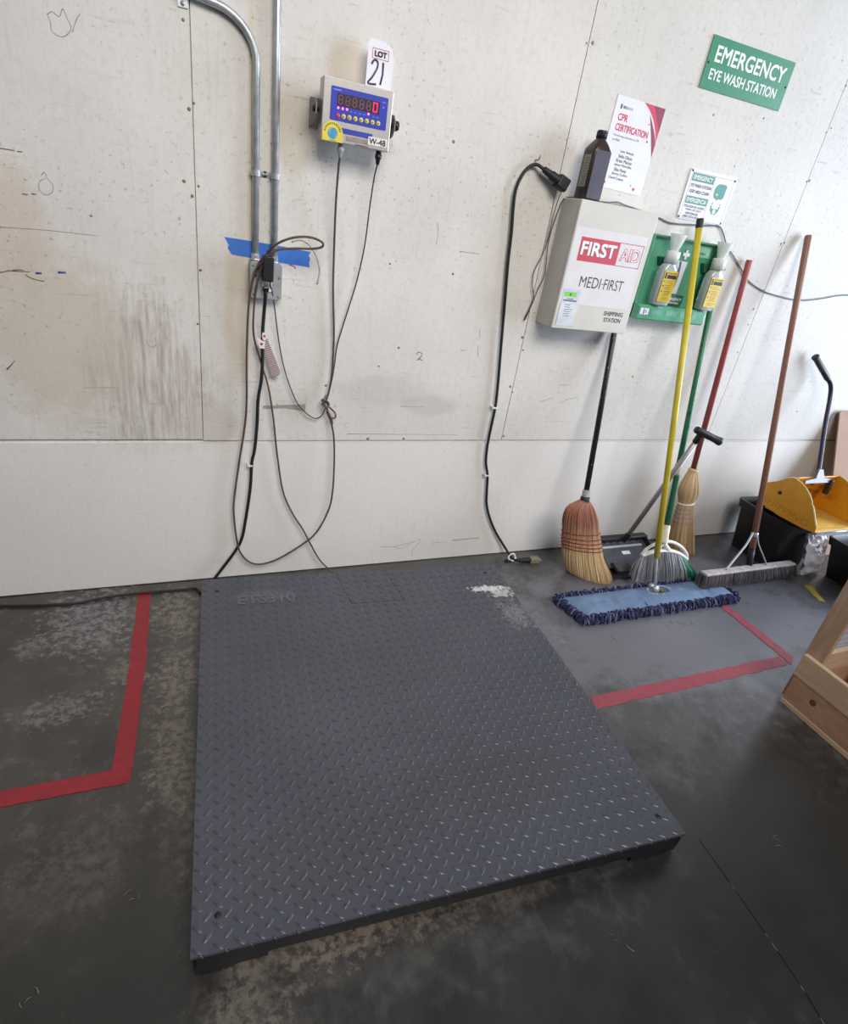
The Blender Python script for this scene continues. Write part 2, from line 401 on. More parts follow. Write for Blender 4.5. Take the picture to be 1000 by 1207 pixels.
# ================================================================ floor tape
def tape_material(name, col):
    k = NT(name); vec = k.coord()
    c = k.mix(k.ramp(k.noise(vec, 30, 6, 0.7), 0.45, 0.7, 0, 0.5), lin(col), lin(tuple(q * 0.72 for q in col)))
    k.put(k.b.inputs['Base Color'], c); k.b.inputs['Roughness'].default_value = 0.5
    k.bump(k.noise(vec, 40, 3), 0.15, 0.002); return k.m
M['redtape'] = tape_material('red_floor_tape', (146, 38, 48))
M['redtape_r'] = tape_material('worn_red_floor_tape', (160, 72, 86))
M['yellowtape'] = tape_material('yellow_floor_tape', (204, 184, 70))
def strip(name, left, right, m, label, n=26, ragged=0.0, top=0.0012):
    """tape between two side lines, edges a little ragged"""
    def at(line, t):
        s = t * (len(line) - 1); i = min(int(s), len(line) - 2); f = s - i
        return V(line[i]) * (1 - f) + V(line[i + 1]) * f
    a, b = [], []
    for i in range(n + 1):
        t = i / n; p, q = at(left, t), at(right, t); w = (q - p)
        a.append(p - w * random.uniform(-ragged, ragged)); b.append(q + w * random.uniform(-ragged * 1.5, ragged))
    mb = MB()
    for i in range(n):
        quad = [a[i], b[i], b[i + 1], a[i + 1]]
        vs = [(p.x, p.y, 0.0) for p in quad] + [(p.x, p.y, top) for p in quad]
        fs = [(4, 5, 6, 7), (0, 3, 7, 4), (1, 5, 6, 2)]
        if i == 0: fs.append((0, 4, 5, 1))
        if i == n - 1: fs.append((3, 2, 6, 7))
        mb.add(vs, fs)
    o = mb.build(name, m); tag(o, label, 'floor tape', 'red floor marking tape' if 'red' in label else None); return o
strip('floor_tape', [(-0.155, -0.045), (-0.170, -0.45), (-0.196, -0.862)], [(-0.112, -0.045), (-0.122, -0.45), (-0.148, -0.900)], M['redtape'],
      'dark red floor tape strip running out from the wall left of the steel platform', 30, 0.025)
strip('floor_tape', [(-1.4, -0.852), (-0.444, -0.846), (-0.172, -0.850)], [(-1.4, -0.900), (-0.435, -0.894), (-0.158, -0.899)], M['redtape'],
      'dark red floor tape strip on the left, parallel to the wall', 30, 0.02, 0.0018)
strip('floor_tape', [(1.318, -0.938), (1.75, -0.936), (2.296, -0.933)], [(1.300, -0.990), (1.75, -0.990), (2.296, -0.984)], M['redtape_r'],
      'faded red floor tape strip from the right edge of the platform towards the wooden crate', 40, 0.05)
strip('floor_tape', [(2.318, -0.52), (2.318, -0.75), (2.305, -0.99)], [(2.366, -0.52), (2.366, -0.75), (2.362, -0.955)], M['redtape_r'],
      'worn red floor tape strip running from under the blue mop towards the crate', 30, 0.06, 0.0018)
strip('floor_tape', [(2.985, -0.530), (2.935, -0.66)], [(3.032, -0.548), (2.962, -0.675)], M['yellowtape'],
      'short torn piece of yellow floor tape near the black bins', 8, 0.05)

ck = MB()
cl_ = [(1.300, -1.47), (1.289, -1.60), (1.276, -1.73), (1.262, -1.84), (1.248, -1.90), (1.236, -2.02)]
for (x0, y0), (x1, y1) in zip(cl_[:-1], cl_[1:]):
    for k_ in range(3):
        a, b = random.uniform(0, 0.4), random.uniform(0.55, 1); ck.frame_box(V((x0 + (x1 - x0) * a, y0 + (y1 - y0) * a, 0.0)), V(((x1 - x0) * (b - a), (y1 - y0) * (b - a), 0)), V((0.0016, 0, 0)), V((0, 0, 0.0005)))
ck.build('chalk_line', pm('pale_chalk', (120, 112, 98), 0.8), floor_o)

# ================================================================ floor scale
PR = -0.0678; pc, ps = math.cos(PR), math.sin(PR); PX = 0.0779
def PQ(u, v, z=0.0): return V((PX + u * pc - v * ps, u * ps + v * pc, z))
PU, PV = V((pc, ps, 0)), V((-ps, pc, 0))
W_, V0, V1, ZT = 1.225, -1.405, -0.118, 0.080
def deck_material():
    k = NT('blue_grey_deck_paint'); vec = k.coord()
    base = k.mix(k.ramp(k.noise(vec, 3, 5), 0.3, 0.7), lin((60, 62, 73)), lin((70, 72, 83)))
    base = k.mix(k.ramp(k.noise(vec, 60, 5, 0.7), 0.55, 0.8, 0, 0.5), base, lin((58, 58, 62)))
    def spot(c, r, col, amt, j=0.5, sc=26):
        nonlocal base
        m = k.blob(vec, (c[0], c[1], 0.08), (r[0], r[1], 1.0), j, sc)
        base = k.mix(k.math('MULTIPLY', m, amt), base, lin(col))
    spot((1.125, -0.290), (0.085, 0.022), (214, 212, 210), 0.85, 1.0, 70)
    spot((1.165, -0.325), (0.05, 0.03), (200, 198, 196), 0.7, 1.5, 80)
    spot((1.17, -0.47), (0.06, 0.08), (140, 139, 142), 0.45, 1.8, 80)
    spot((0.22, -0.24), (0.13, 0.035), (92, 94, 104), 0.5, 0.2, 30)
    spot((0.75, -1.15), (0.25, 0.12), (62, 59, 58), 0.4, 0.7, 12)
    spot((0.30, -1.25), (0.22, 0.12), (62, 60, 61), 0.3, 0.7, 12)
    spot((0.25, -0.75), (0.12, 0.2), (78, 75, 76), 0.3, 0.7, 12)
    k.put(k.b.inputs['Base Color'], base)
    k.put(k.b.inputs['Roughness'], k.ramp(k.noise(vec, 8, 4), 0.3, 0.7, 0.32, 0.44))
    k.b.inputs['Specular IOR Level'].default_value = 0.8
    k.bump(k.noise(vec, 55, 4), 0.15, 0.002); return k.m
M['deck'] = deck_material()
M['frame'] = pm('black_frame_paint', (26, 26, 33), 0.5, 0.2, 0.15)
scale = thing('platform_scale', 'large low blue-grey steel platform scale with raised tread plate deck on the floor', 'floor scale', (PX, 0, 0), PR)
dk = MB(); dk.frame_box(PQ(0, V0, ZT - 0.008), PU * W_, PV * (V1 - V0), Z * 0.008)
pitch = 0.0400; nu = int(W_ / pitch); nv = int((V1 - V0) / pitch)
for i, j, half in [(i, j, q) for i in range(nu) for j in range(nv) for q in (0, 1)]:
    if True:
        u = (i + 0.27 + 0.5 * half) * W_ / nu; v = V0 + (j + 0.27 + 0.5 * half) * (V1 - V0) / nv
        a = math.radians(51 if half else -39)
        d = PU * math.cos(a) + PV * math.sin(a); e = PU * -math.sin(a) + PV * math.cos(a)
        c = PQ(u, v, ZT); L, w, h = 0.0150, 0.0046, 0.0041
        vs = [c - d * L] + [c - d * L * 0.45 + e * w, c - d * L * 0.45 - e * w, c - d * L * 0.40 + Z * h] + \
             [c + d * L * 0.45 + e * w, c + d * L * 0.45 - e * w, c + d * L * 0.40 + Z * h] + [c + d * L]
        dk.add(vs, [(0, 3, 1), (0, 2, 3), (1, 3, 6, 4), (2, 5, 6, 3), (4, 6, 7), (5, 7, 6)], True)
for k_ in range(26):
    u = 0.02 + k_ * (W_ - 0.04) / 25
    dk.tube([PQ(u - 0.004, V0 + 0.002, ZT + 0.0004), PQ(u + 0.004, V0 - 0.003, ZT - 0.005)], 0.0022, 6)
deck = dk.build('deck', M['deck'], scale)
fr = MB()
i_ = 0.004
fr.frame_box(PQ(i_, V0 + i_, 0.024), PU * (W_ - 2 * i_), PV * 0.006, Z * 0.0478)
fr.frame_box(PQ(i_, V1 - i_ - 0.006, 0.030), PU * (W_ - 2 * i_), PV * 0.006, Z * 0.0418)
fr.frame_box(PQ(i_, V0 + i_, 0.030), PU * 0.006, PV * (V1 - V0 - 2 * i_), Z * 0.0418)
fr.frame_box(PQ(W_ - i_ - 0.006, V0 + i_, 0.030), PU * 0.006, PV * (V1 - V0 - 2 * i_), Z * 0.0418)
for q in (0.3, 0.6, 0.9): fr.frame_box(PQ(q, V0 + 0.02, 0.032), PU * 0.05, PV * (V1 - V0 - 0.04), Z * 0.0398)
fr.build('frame', M['frame'], scale)
for u in (0.006, W_ - 0.150):
    for v in (V0 + 0.0045, V1 - 0.125):
        ft = MB(); ft.frame_box(PQ(u, v, 0.006), PU * 0.144, PV * 0.12, Z * 0.036)
        ft.cyl(PQ(u + 0.06, v + 0.06, 0.0), PQ(u + 0.06, v + 0.06, 0.016), 0.032)
        ft.build('corner_foot', M['frame'], scale)
for x, y in ((0.118, -0.2), (1.22, -0.253), (1.164, -1.422), (0.039, -1.337)):
    h = MB(); h.lathe([(0.0075, 0.0012), (0.006, 0.0030), (0.0, 0.0030)], (x, y, ZT - 0.001), Z, 14); h.build('corner_bolt', M['rubber'], scale)
cv = MB()                                                            # the cut line of the junction box cover
a, b, c, d = PQ(0.51, V1 - 0.0, ZT), PQ(0.535, -0.325, ZT), PQ(0.745, -0.325, ZT), PQ(0.718, V1 - 0.0, ZT)
for p, q in ((a, b), (b, c), (c, d)):
    t = (q - p).normalized(); n = t.cross(Z)
    cv.frame_box(p - n * 0.0015 - Z * 0.0005, t * (q - p).length, n * 0.003, Z * 0.0011)
cv.build('cover_seam', pm('seam_dirt', (46, 47, 54), 0.8), scale)
gl = MB(); gl.text('ETS310', PQ(0.125, -0.288, ZT + 0.0024), PU, PV, 0.205, 0.050, 0.01)
gl.build('deck_lettering', pm('rubbed_lettering', (98, 100, 110), 0.5), scale)

# ================================================================ conduits and socket box
def clamp(parent, x, z, side):
    b = MB(); pts = [(x + 0.0128 * math.cos(math.radians(a)), -0.0135 - 0.0128 * math.sin(math.radians(a)), z) for a in range(-20, 201, 20)]
    for p, q in zip(pts[:-1], pts[1:]): b.frame_box(V(p) - Z * 0.008, V(q) - V(p), (V(p) - V((x, -0.0135, z))).normalized() * 0.0015, Z * 0.016)
    x0 = x + side * 0.012
    b.box(min(x0, x0 + side * 0.022), max(x0, x0 + side * 0.022), -0.002, -0.0002, z - 0.008, z + 0.008)
    o = b.build('conduit_clamp', M['galv'], parent)
    s = MB(); s.lathe([(0.0055, 0), (0.005, 0.004), (0.0, 0.0052)], (x + side * 0.024, -0.002, z), (0, -1, 0), 12); s.build('screw', M['galv'], o)
def connector(parent, x, z):
    b = MB(); b.lathe([(0.0118, 0), (0.0118, 0.007), (0.0148, 0.008), (0.0148, 0.014), (0.0128, 0.015), (0.0128, 0.028), (0.0105, 0.029)], (x, -0.0135, z), Z, 20)
    b.cyl((x, -0.026, z + 0.021), (x, -0.031, z + 0.021), 0.0035, n=8); b.build('conduit_connector', M['galv'], parent)
cl = thing('conduit', 'galvanised conduit that bends left near the top of the picture, into the grey socket box', 'conduit', (0.262, -0.0135, 1.21))
R_ = 0.125; cx = 0.2625 - R_; zc = 1.722
pts = [(0.2655, -0.0135, 1.207), (0.2625, -0.0135, zc)] + [(cx + R_ * math.cos(math.radians(a)), -0.0135, zc + R_ * 0.86 * math.sin(math.radians(a))) for a in range(8, 91, 8)] + [(cx - 0.10, -0.0135, zc + R_ * 0.86 + 0.012), (cx - 0.30, -0.0135, zc + R_ * 0.86 + 0.05)]
MB().tube(pts, 0.0105, 16).build('pipe', M['galv'], cl)
clamp(cl, 0.2635, 1.457, 1); connector(cl, 0.2655, 1.207)
c2 = MB(); c2.lathe([(0.0055, 0), (0.005, 0.004), (0.0, 0.0052)], (0.078, -0.004, 1.812), (0, -1, 0), 12); c2.box(0.066, 0.090, -0.004, -0.0002, 1.803, 1.835); c2.build('conduit_clamp', M['galv'], cl)
cr = thing('conduit', 'straight galvanised conduit rising vertically from the grey socket box', 'conduit', (0.322, -0.0135, 1.21))
MB().tube([(0.3235, -0.0135, 1.205), (0.3185, -0.0135, 1.7), (0.3135, -0.0135, 2.3)], 0.0105, 16).build('pipe', M['galv'], cr)
clamp(cr, 0.3208, 1.457, -1); connector(cr, 0.3233, 1.205)

bx = thing('outlet_box', 'grey square socket box under the two conduits', 'outlet box', (0.296, 0, 1.102))
MB().prism(rrect(0.246, 0.347, 1.104, 1.214, 0.009), (0, -0.036, 0), X, Z, (0, 0.0355, 0)).build('box_body', M['boxgrey'], bx, 0.002)
MB().prism(rrect(0.247, 0.346, 1.105, 1.213, 0.009), (0, -0.039, 0), X, Z, (0, 0.003, 0)).build('cover_plate', M['boxgrey'], bx, 0.001)
MB().prism(rrect(0.283, 0.314, 1.128, 1.204, 0.005), (0, -0.0425, 0), X, Z, (0, 0.0035, 0)).build('receptacle', M['white'], bx, 0.0008)
for x, z in ((0.2565, 1.203), (0.3375, 1.172), (0.336, 1.115), (0.258, 1.117)):
    b = MB(); b.lathe([(0.0042, 0), (0.0035, 0.0015), (0, 0.0018)], (x, -0.039, z), (0, -1, 0), 10); b.build('cover_screw', M['nail'], bx)

tape = MB()
tp = [(0.175, 1.271), (0.187, 1.250), (0.184, 1.240), (0.196, 1.2235), (0.31, 1.2165), (0.441, 1.2115), (0.438, 1.226), (0.4415, 1.236), (0.436, 1.248), (0.4425, 1.2585), (0.36, 1.264), (0.27, 1.268)]
wslab(tape, tp, -0.0012, 0.0008)
tag(tape.build('masking_tape', pm('blue_masking_tape', (56, 112, 196), 0.6, 0, 0.06, 30, bump=0.1)), 'strip of blue masking tape on the wall behind the conduits', 'tape')

# power adapter and its thin lead
ad = thing('power_adapter', 'black plug-in power adapter in the grey socket box', 'power adapter', (0.2985, -0.043, 1.165))
MB().prism(rrect(0.2805, 0.3145, 1.163, 1.238, 0.006), (0, -0.078, 0), X, Z, (0, 0.035, 0)).build('adapter_body', M['black'], ad, 0.004, 3)
MB().cyl((0.296, -0.06, 1.236), (0.2955, -0.062, 1.252), 0.0042, 0.0032, 10).build('strain_relief', M['rubber'], ad)
MB().tube(spline([(0.3085, -0.055, 1.166), (0.309, -0.047, 1.150), (0.32, -0.037, 1.113), (0.341, -0.023, 0.989), (0.359, -0.02, 0.903), (0.382, -0.02, 0.829), (0.415, -0.02, 0.755), (0.451, -0.02, 0.714), (0.484, -0.02, 0.694), (0.509, -0.02, 0.705), (0.522, -0.02, 0.738)]), 0.0021, 8).build('lead', M['darkwire'], ad)

lp = thing('signal_cable', 'brown cable looped out above the socket box, then sagging almost to the floor', 'cable', (0.298, -0.05, 1.2))
MB().tube(spline([(0.262, -0.046, 1.175), (0.272, -0.052, 1.212), (0.288, -0.062, 1.236), (0.298, -0.07, 1.250), (0.309, -0.085, 1.268), (0.34, -0.095, 1.290), (0.382, -0.1, 1.305), (0.423, -0.104, 1.308), (0.455, -0.104, 1.298), (0.454, -0.101, 1.285), (0.426, -0.094, 1.276), (0.38, -0.088, 1.271), (0.33, -0.084, 1.262), (0.300, -0.080, 1.248)]), 0.0036, 10).build('cable_loop', M['brownwire'], lp)
MB().tube(spline([(0.292, -0.083, 1.242), (0.279, -0.066, 1.216), (0.262, -0.052, 1.191), (0.249, -0.046, 1.133), (0.241, -0.042, 1.052), (0.239, -0.027, 0.913), (0.24, -0.024, 0.764), (0.235, -0.021, 0.669), (0.215, -0.02, 0.52), (0.196, -0.02, 0.363), (0.196, -0.02, 0.289), (0.205, -0.022, 0.194), (0.217, -0.025, 0.136), (0.246, -0.028, 0.091), (0.289, -0.033, 0.073), (0.355, -0.039, 0.091), (0.437, -0.045, 0.145), (0.509, -0.049, 0.211), (0.556, -0.046, 0.313), (0.568, -0.043, 0.395), (0.567, -0.04, 0.505), (0.56, -0.036, 0.61), (0.546, -0.033, 0.677), (0.526, -0.028, 0.725)]), 0.0036, 10).build('cable_run', M['brownwire'], lp)
b2 = MB().tube(spline([(0.289, -0.066, 1.232), (0.276, -0.060, 1.195), (0.264, -0.050, 1.132), (0.259, -0.042, 1.07), (0.261, -0.03, 0.984), (0.285, -0.028, 0.899), (0.312, -0.028, 0.811), (0.332, -0.024, 0.702), (0.344, -0.022, 0.603), (0.356, -0.02, 0.518), (0.379, -0.02, 0.391), (0.418, -0.021, 0.296), (0.462, -0.026, 0.221), (0.496, -0.031, 0.152), (0.539, -0.035, 0.071), (0.597, -0.045, 0.006)]), 0.0033, 10)
tag(b2.build('signal_cable', M['brownwire']), 'brown cable from behind the adapter crossing the black cord down to the platform back edge', 'cable')

pcd = thing('power_cable', 'thick black cord hanging from the lower socket, with a warning label', 'power cord', (0.292, -0.04, 1.12))
MB().tube(spline([(0.292, -0.062, 1.132), (0.2925, -0.058, 1.114), (0.292, -0.04, 1.07), (0.289, -0.036, 0.999), (0.29, -0.034, 0.914), (0.288, -0.032, 0.84), (0.278, -0.03, 0.764), (0.276, -0.025, 0.669), (0.269, -0.022, 0.57), (0.26, -0.02, 0.519), (0.255, -0.02, 0.414), (0.24, -0.02, 0.286), (0.224, -0.02, 0.191), (0.198, -0.02, 0.134), (0.149, -0.022, 0.059), (0.110, -0.03, 0.007)]), 0.0058, 10).build('cord', M['rubber'], pcd)
MB().prism(rrect(0.284, 0.302, 1.129, 1.146, 0.005), (0, -0.066, 0), X, Z, (0, 0.0235, 0)).build('plug', M['blackgloss'], pcd, 0.003)
lb = MB(); wslab(lb, [(0.287, 1.000), (0.298, 0.998), (0.300, 0.976), (0.289, 0.974), (0.285, 0.988)], -0.046, 0.001); wslab(lb, [(0.268, 0.985), (0.288, 0.972), (0.296, 0.972), (0.294, 0.946), (0.278, 0.948)], -0.0475, 0.001)
lbo = lb.build('warning_label', M['white'], pcd)
lr = MB(); wflat(lr, ngon(0.293, 0.988, 0.0042), -0.0463); wflat(lr, ngon(0.284, 0.962, 0.0050), -0.0478); lr.build('red_mark', M['red'], lbo)
stg = MB(); wslab(stg, [(0.296, 0.985), (0.306, 0.975), (0.350, 0.870), (0.350, 0.856), (0.338, 0.848), (0.322, 0.852), (0.306, 0.90), (0.290, 0.955)], -0.030, 0.0008)
def tag_material():
    k = NT('striped_clear_tag'); w = k.n('ShaderNodeTexWave', wave_type='BANDS', bands_direction='Z')
    k.t.links.new(k.coord(rot=(0, 0.4, 0)), w.inputs['Vector']); w.inputs['Scale'].default_value = 46; w.inputs['Distortion'].default_value = 1.5
    k.put(k.b.inputs['Base Color'], k.mix(k.ramp(w.outputs['Fac'], 0.4, 0.6), lin((188, 180, 176)), lin((150, 118, 114))))
    k.b.inputs['Alpha'].default_value = 0.75; k.b.inputs['Roughness'].default_value = 0.3; return k.m
look(stg.build('cord_tag', tag_material(), pcd), 'limp translucent tag with fine red print')
cp = MB(); cp.box(0.244, 0.262, -0.028, -0.0005, 0.505, 0.510); cp.build('cable_clip', M['white'], pcd)
fc = MB().tube(spline([(0.062, -0.10, 0.0065), (0.045, -0.066, 0.0062), (-0.001, -0.066, 0.006), (-0.076, -0.064, 0.006), (-0.164, -0.065, 0.0075), (-0.262, -0.069, 0.006), (-0.356, -0.088, 0.006), (-0.435, -0.084, 0.006), (-0.526, -0.072, 0.006), (-0.62, -0.06, 0.006), (-0.9, -0.05, 0.006)]), 0.0046, 10)
tag(fc.build('floor_cable', M['rubber']), 'black cable lying on the floor along the foot of the wall at left', 'cable')

# ================================================================ weighing indicator
ind = thing('weight_indicator', 'small stainless weighing indicator with blue face and red digits on the wall', 'weighing indicator', (0.535, 0, 1.57))
YF = -0.10
MB().prism(rrect(0.433, 0.639, 1.569, 1.721, 0.004), (0, YF, 0), X, Z, (0, 0.046, 0)).build('housing', M['steel'], ind, 0.0025)
pn = MB(); wslab(pn, rrect(0.4555, 0.6235, 1.6215, 1.7015, 0.003), YF - 0.0012, 0.0012)
pan = pn.build('face_panel', pm('blue_face_film', (48, 60, 168), 0.35, 0, 0.03), ind)
ws = MB(); wslab(ws, rrect(0.473, 0.5995, 1.6575, 1.6875, 0.001), YF - 0.0017, 0.0005); ws.build('display_window', pm('display_window', (58, 40, 66), 0.3), pan)
seg_on = pm('lit_red_segment', (255, 40, 96), 0.4, 0, 0.0, emit=1.3); seg_off = pm('unlit_segment', (118, 84, 76), 0.5)
def digit(x, z, w, h, segs, m):
    b = MB(); t = w * 0.21
    S7 = {'a': (x, x + w, z + h - t, z + h), 'd': (x, x + w, z, z + t), 'g': (x, x + w, z + h / 2 - t / 2, z + h / 2 + t / 2),
          'f': (x, x + t, z + h / 2, z + h), 'b': (x + w - t, x + w, z + h / 2, z + h), 'e': (x, x + t, z, z + h / 2), 'c': (x + w - t, x + w, z, z + h / 2)}
    for s in segs:
        x0, x1, z0, z1 = S7[s]; i = t * 0.12
        wslab(b, [(x0 + i, z0 + i), (x1 - i, z0 + i), (x1 - i, z1 - i), (x0 + i, z1 - i)], YF - 0.0023, 0.0006)
    return b.build('digit', m, pan)
for i in range(6):
    d = digit(0.4765 + i * 0.0205, 1.6605, 0.0140, 0.0240, 'abcdefg' if i < 5 else 'abcdef', seg_off if i < 5 else seg_on)
    if i == 5: look(d, 'lit red zero')
led_m = pm('lit_red_lamp', (255, 90, 150), 0.4, 0, 0.0, emit=4.0)
for x, z in ((0.478, 1.6525), (0.491, 1.6525), (0.5035, 1.6530), (0.5675, 1.6535)):
    b = MB(); b.lathe([(0.0030, 0), (0.0026, 0.0014), (0, 0.0018)], (x, YF - 0.0012, z), (0, -1, 0), 12); b.build('indicator_lamp', led_m, pan)
ky = pm('yellow_key', (206, 190, 86), 0.5); kr = pm('red_key', (190, 60, 72), 0.5)
for i, x in enumerate((0.4785, 0.495, 0.512, 0.5295, 0.547, 0.564, 0.5815, 0.599)):
    b = MB(); b.lathe([(0.0064, 0), (0.0060, 0.0009), (0, 0.0012)], (x, YF - 0.0012, 1.634 + i * 0.0003), (0, -1, 0), 18)
    o = b.build('key', kr if i == 0 else ky, pan)
    if i == 0: look(o, 'red key')
    c = MB(); c.box(x - 0.003, x + 0.003, YF - 0.0027, YF - 0.0022, 1.633 + i * 0.0003, 1.635 + i * 0.0003); c.build('key_mark', M['inkgrey'], o)
b = MB()
for x in (0.513, 0.526, 0.539, 0.552, 0.580, 0.592): b.box(x, x + 0.006, YF - 0.0014, YF - 0.0011, 1.6485, 1.6505)
b.box(0.462, 0.484, YF - 0.0014, YF - 0.0011, 1.6925, 1.6955); b.box(0.606, 0.616, YF - 0.0014, YF - 0.0011, 1.688, 1.690); b.box(0.609, 0.613, YF - 0.0014, YF - 0.0011, 1.675, 1.679)
b.build('lettering', pm('pale_blue_print', (120, 130, 205), 0.5), pan)
b = MB(); wslab(b, rrect(0.480, 0.585, 1.5935, 1.6065, 0.001), YF - 0.001, 0.001); b.build('lower_strip', pm('blue_strip', (48, 62, 160), 0.4), ind)
b = MB(); wslab(b, rrect(0.507, 0.575, 1.5775, 1.5895, 0.001), YF - 0.0011, 0.0011); b.build('name_plate', pm('worn_brown_plate', (142, 124, 122), 0.5, 0, 0.15, 40), ind)
b = MB(); b.box(0.540, 0.570, YF - 0.0003, YF - 0.0001, 1.5715, 1.5735); b.box(0.535, 0.538, YF - 0.0003, YF - 0.0001, 1.571, 1.574); b.box(0.572, 0.575, YF - 0.0003, YF - 0.0001, 1.571, 1.574); b.build('small_print', M['ink'], ind)
b = MB(); wslab(b, [(0.5725, 1.5785), (0.631, 1.5795), (0.632, 1.6005), (0.5735, 1.5995)], YF - 0.0018, 0.0012); wl = b.build('number_label', M['white'], ind)
b = MB(); b.text('W-48', (0.576, YF - 0.0021, 1.5815), X, Z, 0.051, 0.0155, 0.02); b.build('lettering', M['ink'], wl)
b = MB(); wslab(b, [(0.436, 1.569)] + [(0.466 + 0.030 * math.cos(math.radians(a)), 1.590 + 0.0285 * math.sin(math.radians(a))) for a in range(180, -1, -12)] + [(0.496, 1.569)], YF - 0.0022, 0.0022)
sl = b.build('seal_sticker', pm('yellow_sticker', (218, 200, 70), 0.5, 0, 0.05), ind); look(sl, 'yellow arched sticker with blue disc')
b = MB(); wflat(b, ngon(0.466, 1.5885, 0.0145, 24), YF - 0.0025); b.build('disc', pm('blue_disc', (78, 150, 190), 0.5, 0, 0.2, 120), sl)
b = MB()
for a in range(12, 170, 13):
    c, s_ = math.cos(math.radians(a)), math.sin(math.radians(a))
    b.frame_box(V((0.466 + 0.0205 * c, YF - 0.0025, 1.5905 + 0.0200 * s_)), V((c, 0, s_)) * 0.005, V((-s_, 0, c)) * 0.003, V((0, -0.0002, 0)))
b.box(0.455, 0.477, YF - 0.0026, YF - 0.0024, 1.5705, 1.5720); b.build('lettering', pm('olive_print', (120, 108, 40), 0.6), sl)
br = MB()
for x0, x1 in ((0.4165, 0.4195), (0.6525, 0.6555)): br.prism([(-0.003, 1.600), (-0.075, 1.612), (-0.092, 1.630), (-0.092, 1.652), (-0.075, 1.668), (-0.003, 1.675)], (x0, 0, 0), Y, Z, (x1 - x0, 0, 0))
br.box(0.4165, 0.6555, -0.004, -0.001, 1.600, 1.675)
br.build('bracket', pm('dull_bracket_steel', (132, 126, 122), 0.5, 0.2), ind)
for x, s in ((0.4165, -1), (0.6555, 1)):
    k_ = MB(); k_.lathe([(0.006, -0.014), (0.006, 0), (0.0135 if s > 0 else 0.009, 0.0), (0.0135 if s > 0 else 0.008, 0.012 if s > 0 else 0.005), (0.011 if s > 0 else 0.006, 0.015 if s > 0 else 0.006), (0, 0.015 if s > 0 else 0.006)], (x, -0.076, 1.6415), (s, 0, 0), 6 if s > 0 else 6); o = k_.build('bracket_knob', M['black'] if s > 0 else M['frame'], ind)
for x, m in ((0.499, M['boxgrey']), (0.6165, M['black'])):
    g = MB(); g.lathe([(0.0085, 0), (0.0085, -0.008), (0.0105, -0.009), (0.0105, -0.018), (0.0075, -0.022), (0.0055, -0.034), (0.0045, -0.036)], (x, -0.076, 1.569), Z, 14); g.build('cable_gland', m, ind)
MB().tube(spline([(0.499, -0.076, 1.535), (0.499, -0.066, 1.502), (0.503, -0.047, 1.41), (0.511, -0.03, 1.287), (0.52, -0.019, 1.155), (0.534, -0.016, 1.015), (0.538, -0.015, 0.926), (0.538, -0.015, 0.849), (0.529, -0.017, 0.786), (0.518, -0.02, 0.754)]), 0.0036, 10).build('cable', M['brownwire'], ind)
MB().tube(spline([(0.6165, -0.076, 1.535), (0.613, -0.065, 1.497), (0.612, -0.05, 1.413), (0.611, -0.035, 1.3), (0.6, -0.02, 1.191), (0.581, -0.018, 1.105), (0.564, -0.015, 1.032), (0.549, -0.015, 0.963), (0.545, -0.015, 0.896), (0.537, -0.020, 0.834), (0.523, -0.024, 0.77)]), 0.0024, 8).build('lead', M['darkwire'], ind)
kn = MB()
kn.tube(spline([(0.513, -0.032, 0.757), (0.527, -0.034, 0.728), (0.542, -0.034, 0.702), (0.558, -0.034, 0.704), (0.555, -0.032, 0.722), (0.532, -0.03, 0.744), (0.517, -0.028, 0.768)]), 0.0033, 8)
kn.tube(spline([(0.520, -0.028, 0.785), (0.510, -0.038, 0.770), (0.507, -0.034, 0.752), (0.522, -0.040, 0.742), (0.530, -0.034, 0.756), (0.514, -0.030, 0.770), (0.503, -0.026, 0.764)]), 0.0036, 8)
kn.tube(spline([(0.524, -0.02, 0.740), (0.532, -0.030, 0.722), (0.545, -0.033, 0.696), (0.549, -0.033, 0.677)]), 0.0033, 8)
kn.build('cable_knot', M['brownwire'], ind)

lot = thing('lot_tag', 'white paper tag reading LOT 21 standing up behind the weighing indicator', 'paper tag', (0.605, -0.07, 1.715))
b = MB(); wslab(b, [(0.566, 1.700), (0.643, 1.700), (0.646, 1.80), (0.638, 1.826), (0.612, 1.838), (0.576, 1.840), (0.566, 1.832)], -0.048, 0.0006); b.build('tag_paper', M['paper'], lot)
b = MB()
for x0, x1, z0, z1 in ((0.579, 0.629, 1.8175, 1.8190), (0.579, 0.629, 1.7945, 1.7960), (0.579, 0.5805, 1.7945, 1.819), (0.6275, 0.629, 1.7945, 1.819)): b.box(x0, x1, -0.0485, -0.0482, z0, z1)
b.build('red_border', M['red'], lot)
b = MB(); b.text('LOT', (0.586, -0.0485, 1.7995), X, Z, 0.037, 0.0145, 0.05); b.build('lettering', M['ink'], lot)
b = MB()
b.tube(spline([(0.579, -0.0484, 1.780), (0.587, -0.0484, 1.791), (0.597, -0.0484, 1.788), (0.597, -0.0484, 1.774), (0.585, -0.0484, 1.751), (0.573, -0.0484, 1.734), (0.598, -0.0484, 1.735)]), 0.0030, 6, flat=0.1, up=(0, -1, 0))
b.tube([(0.614, -0.0484, 1.790), (0.615, -0.0484, 1.761), (0.610, -0.0484, 1.736)], 0.0032, 6, flat=0.1, up=(0, -1, 0))
b.build('handwritten_number', M['inknavy'], lot)

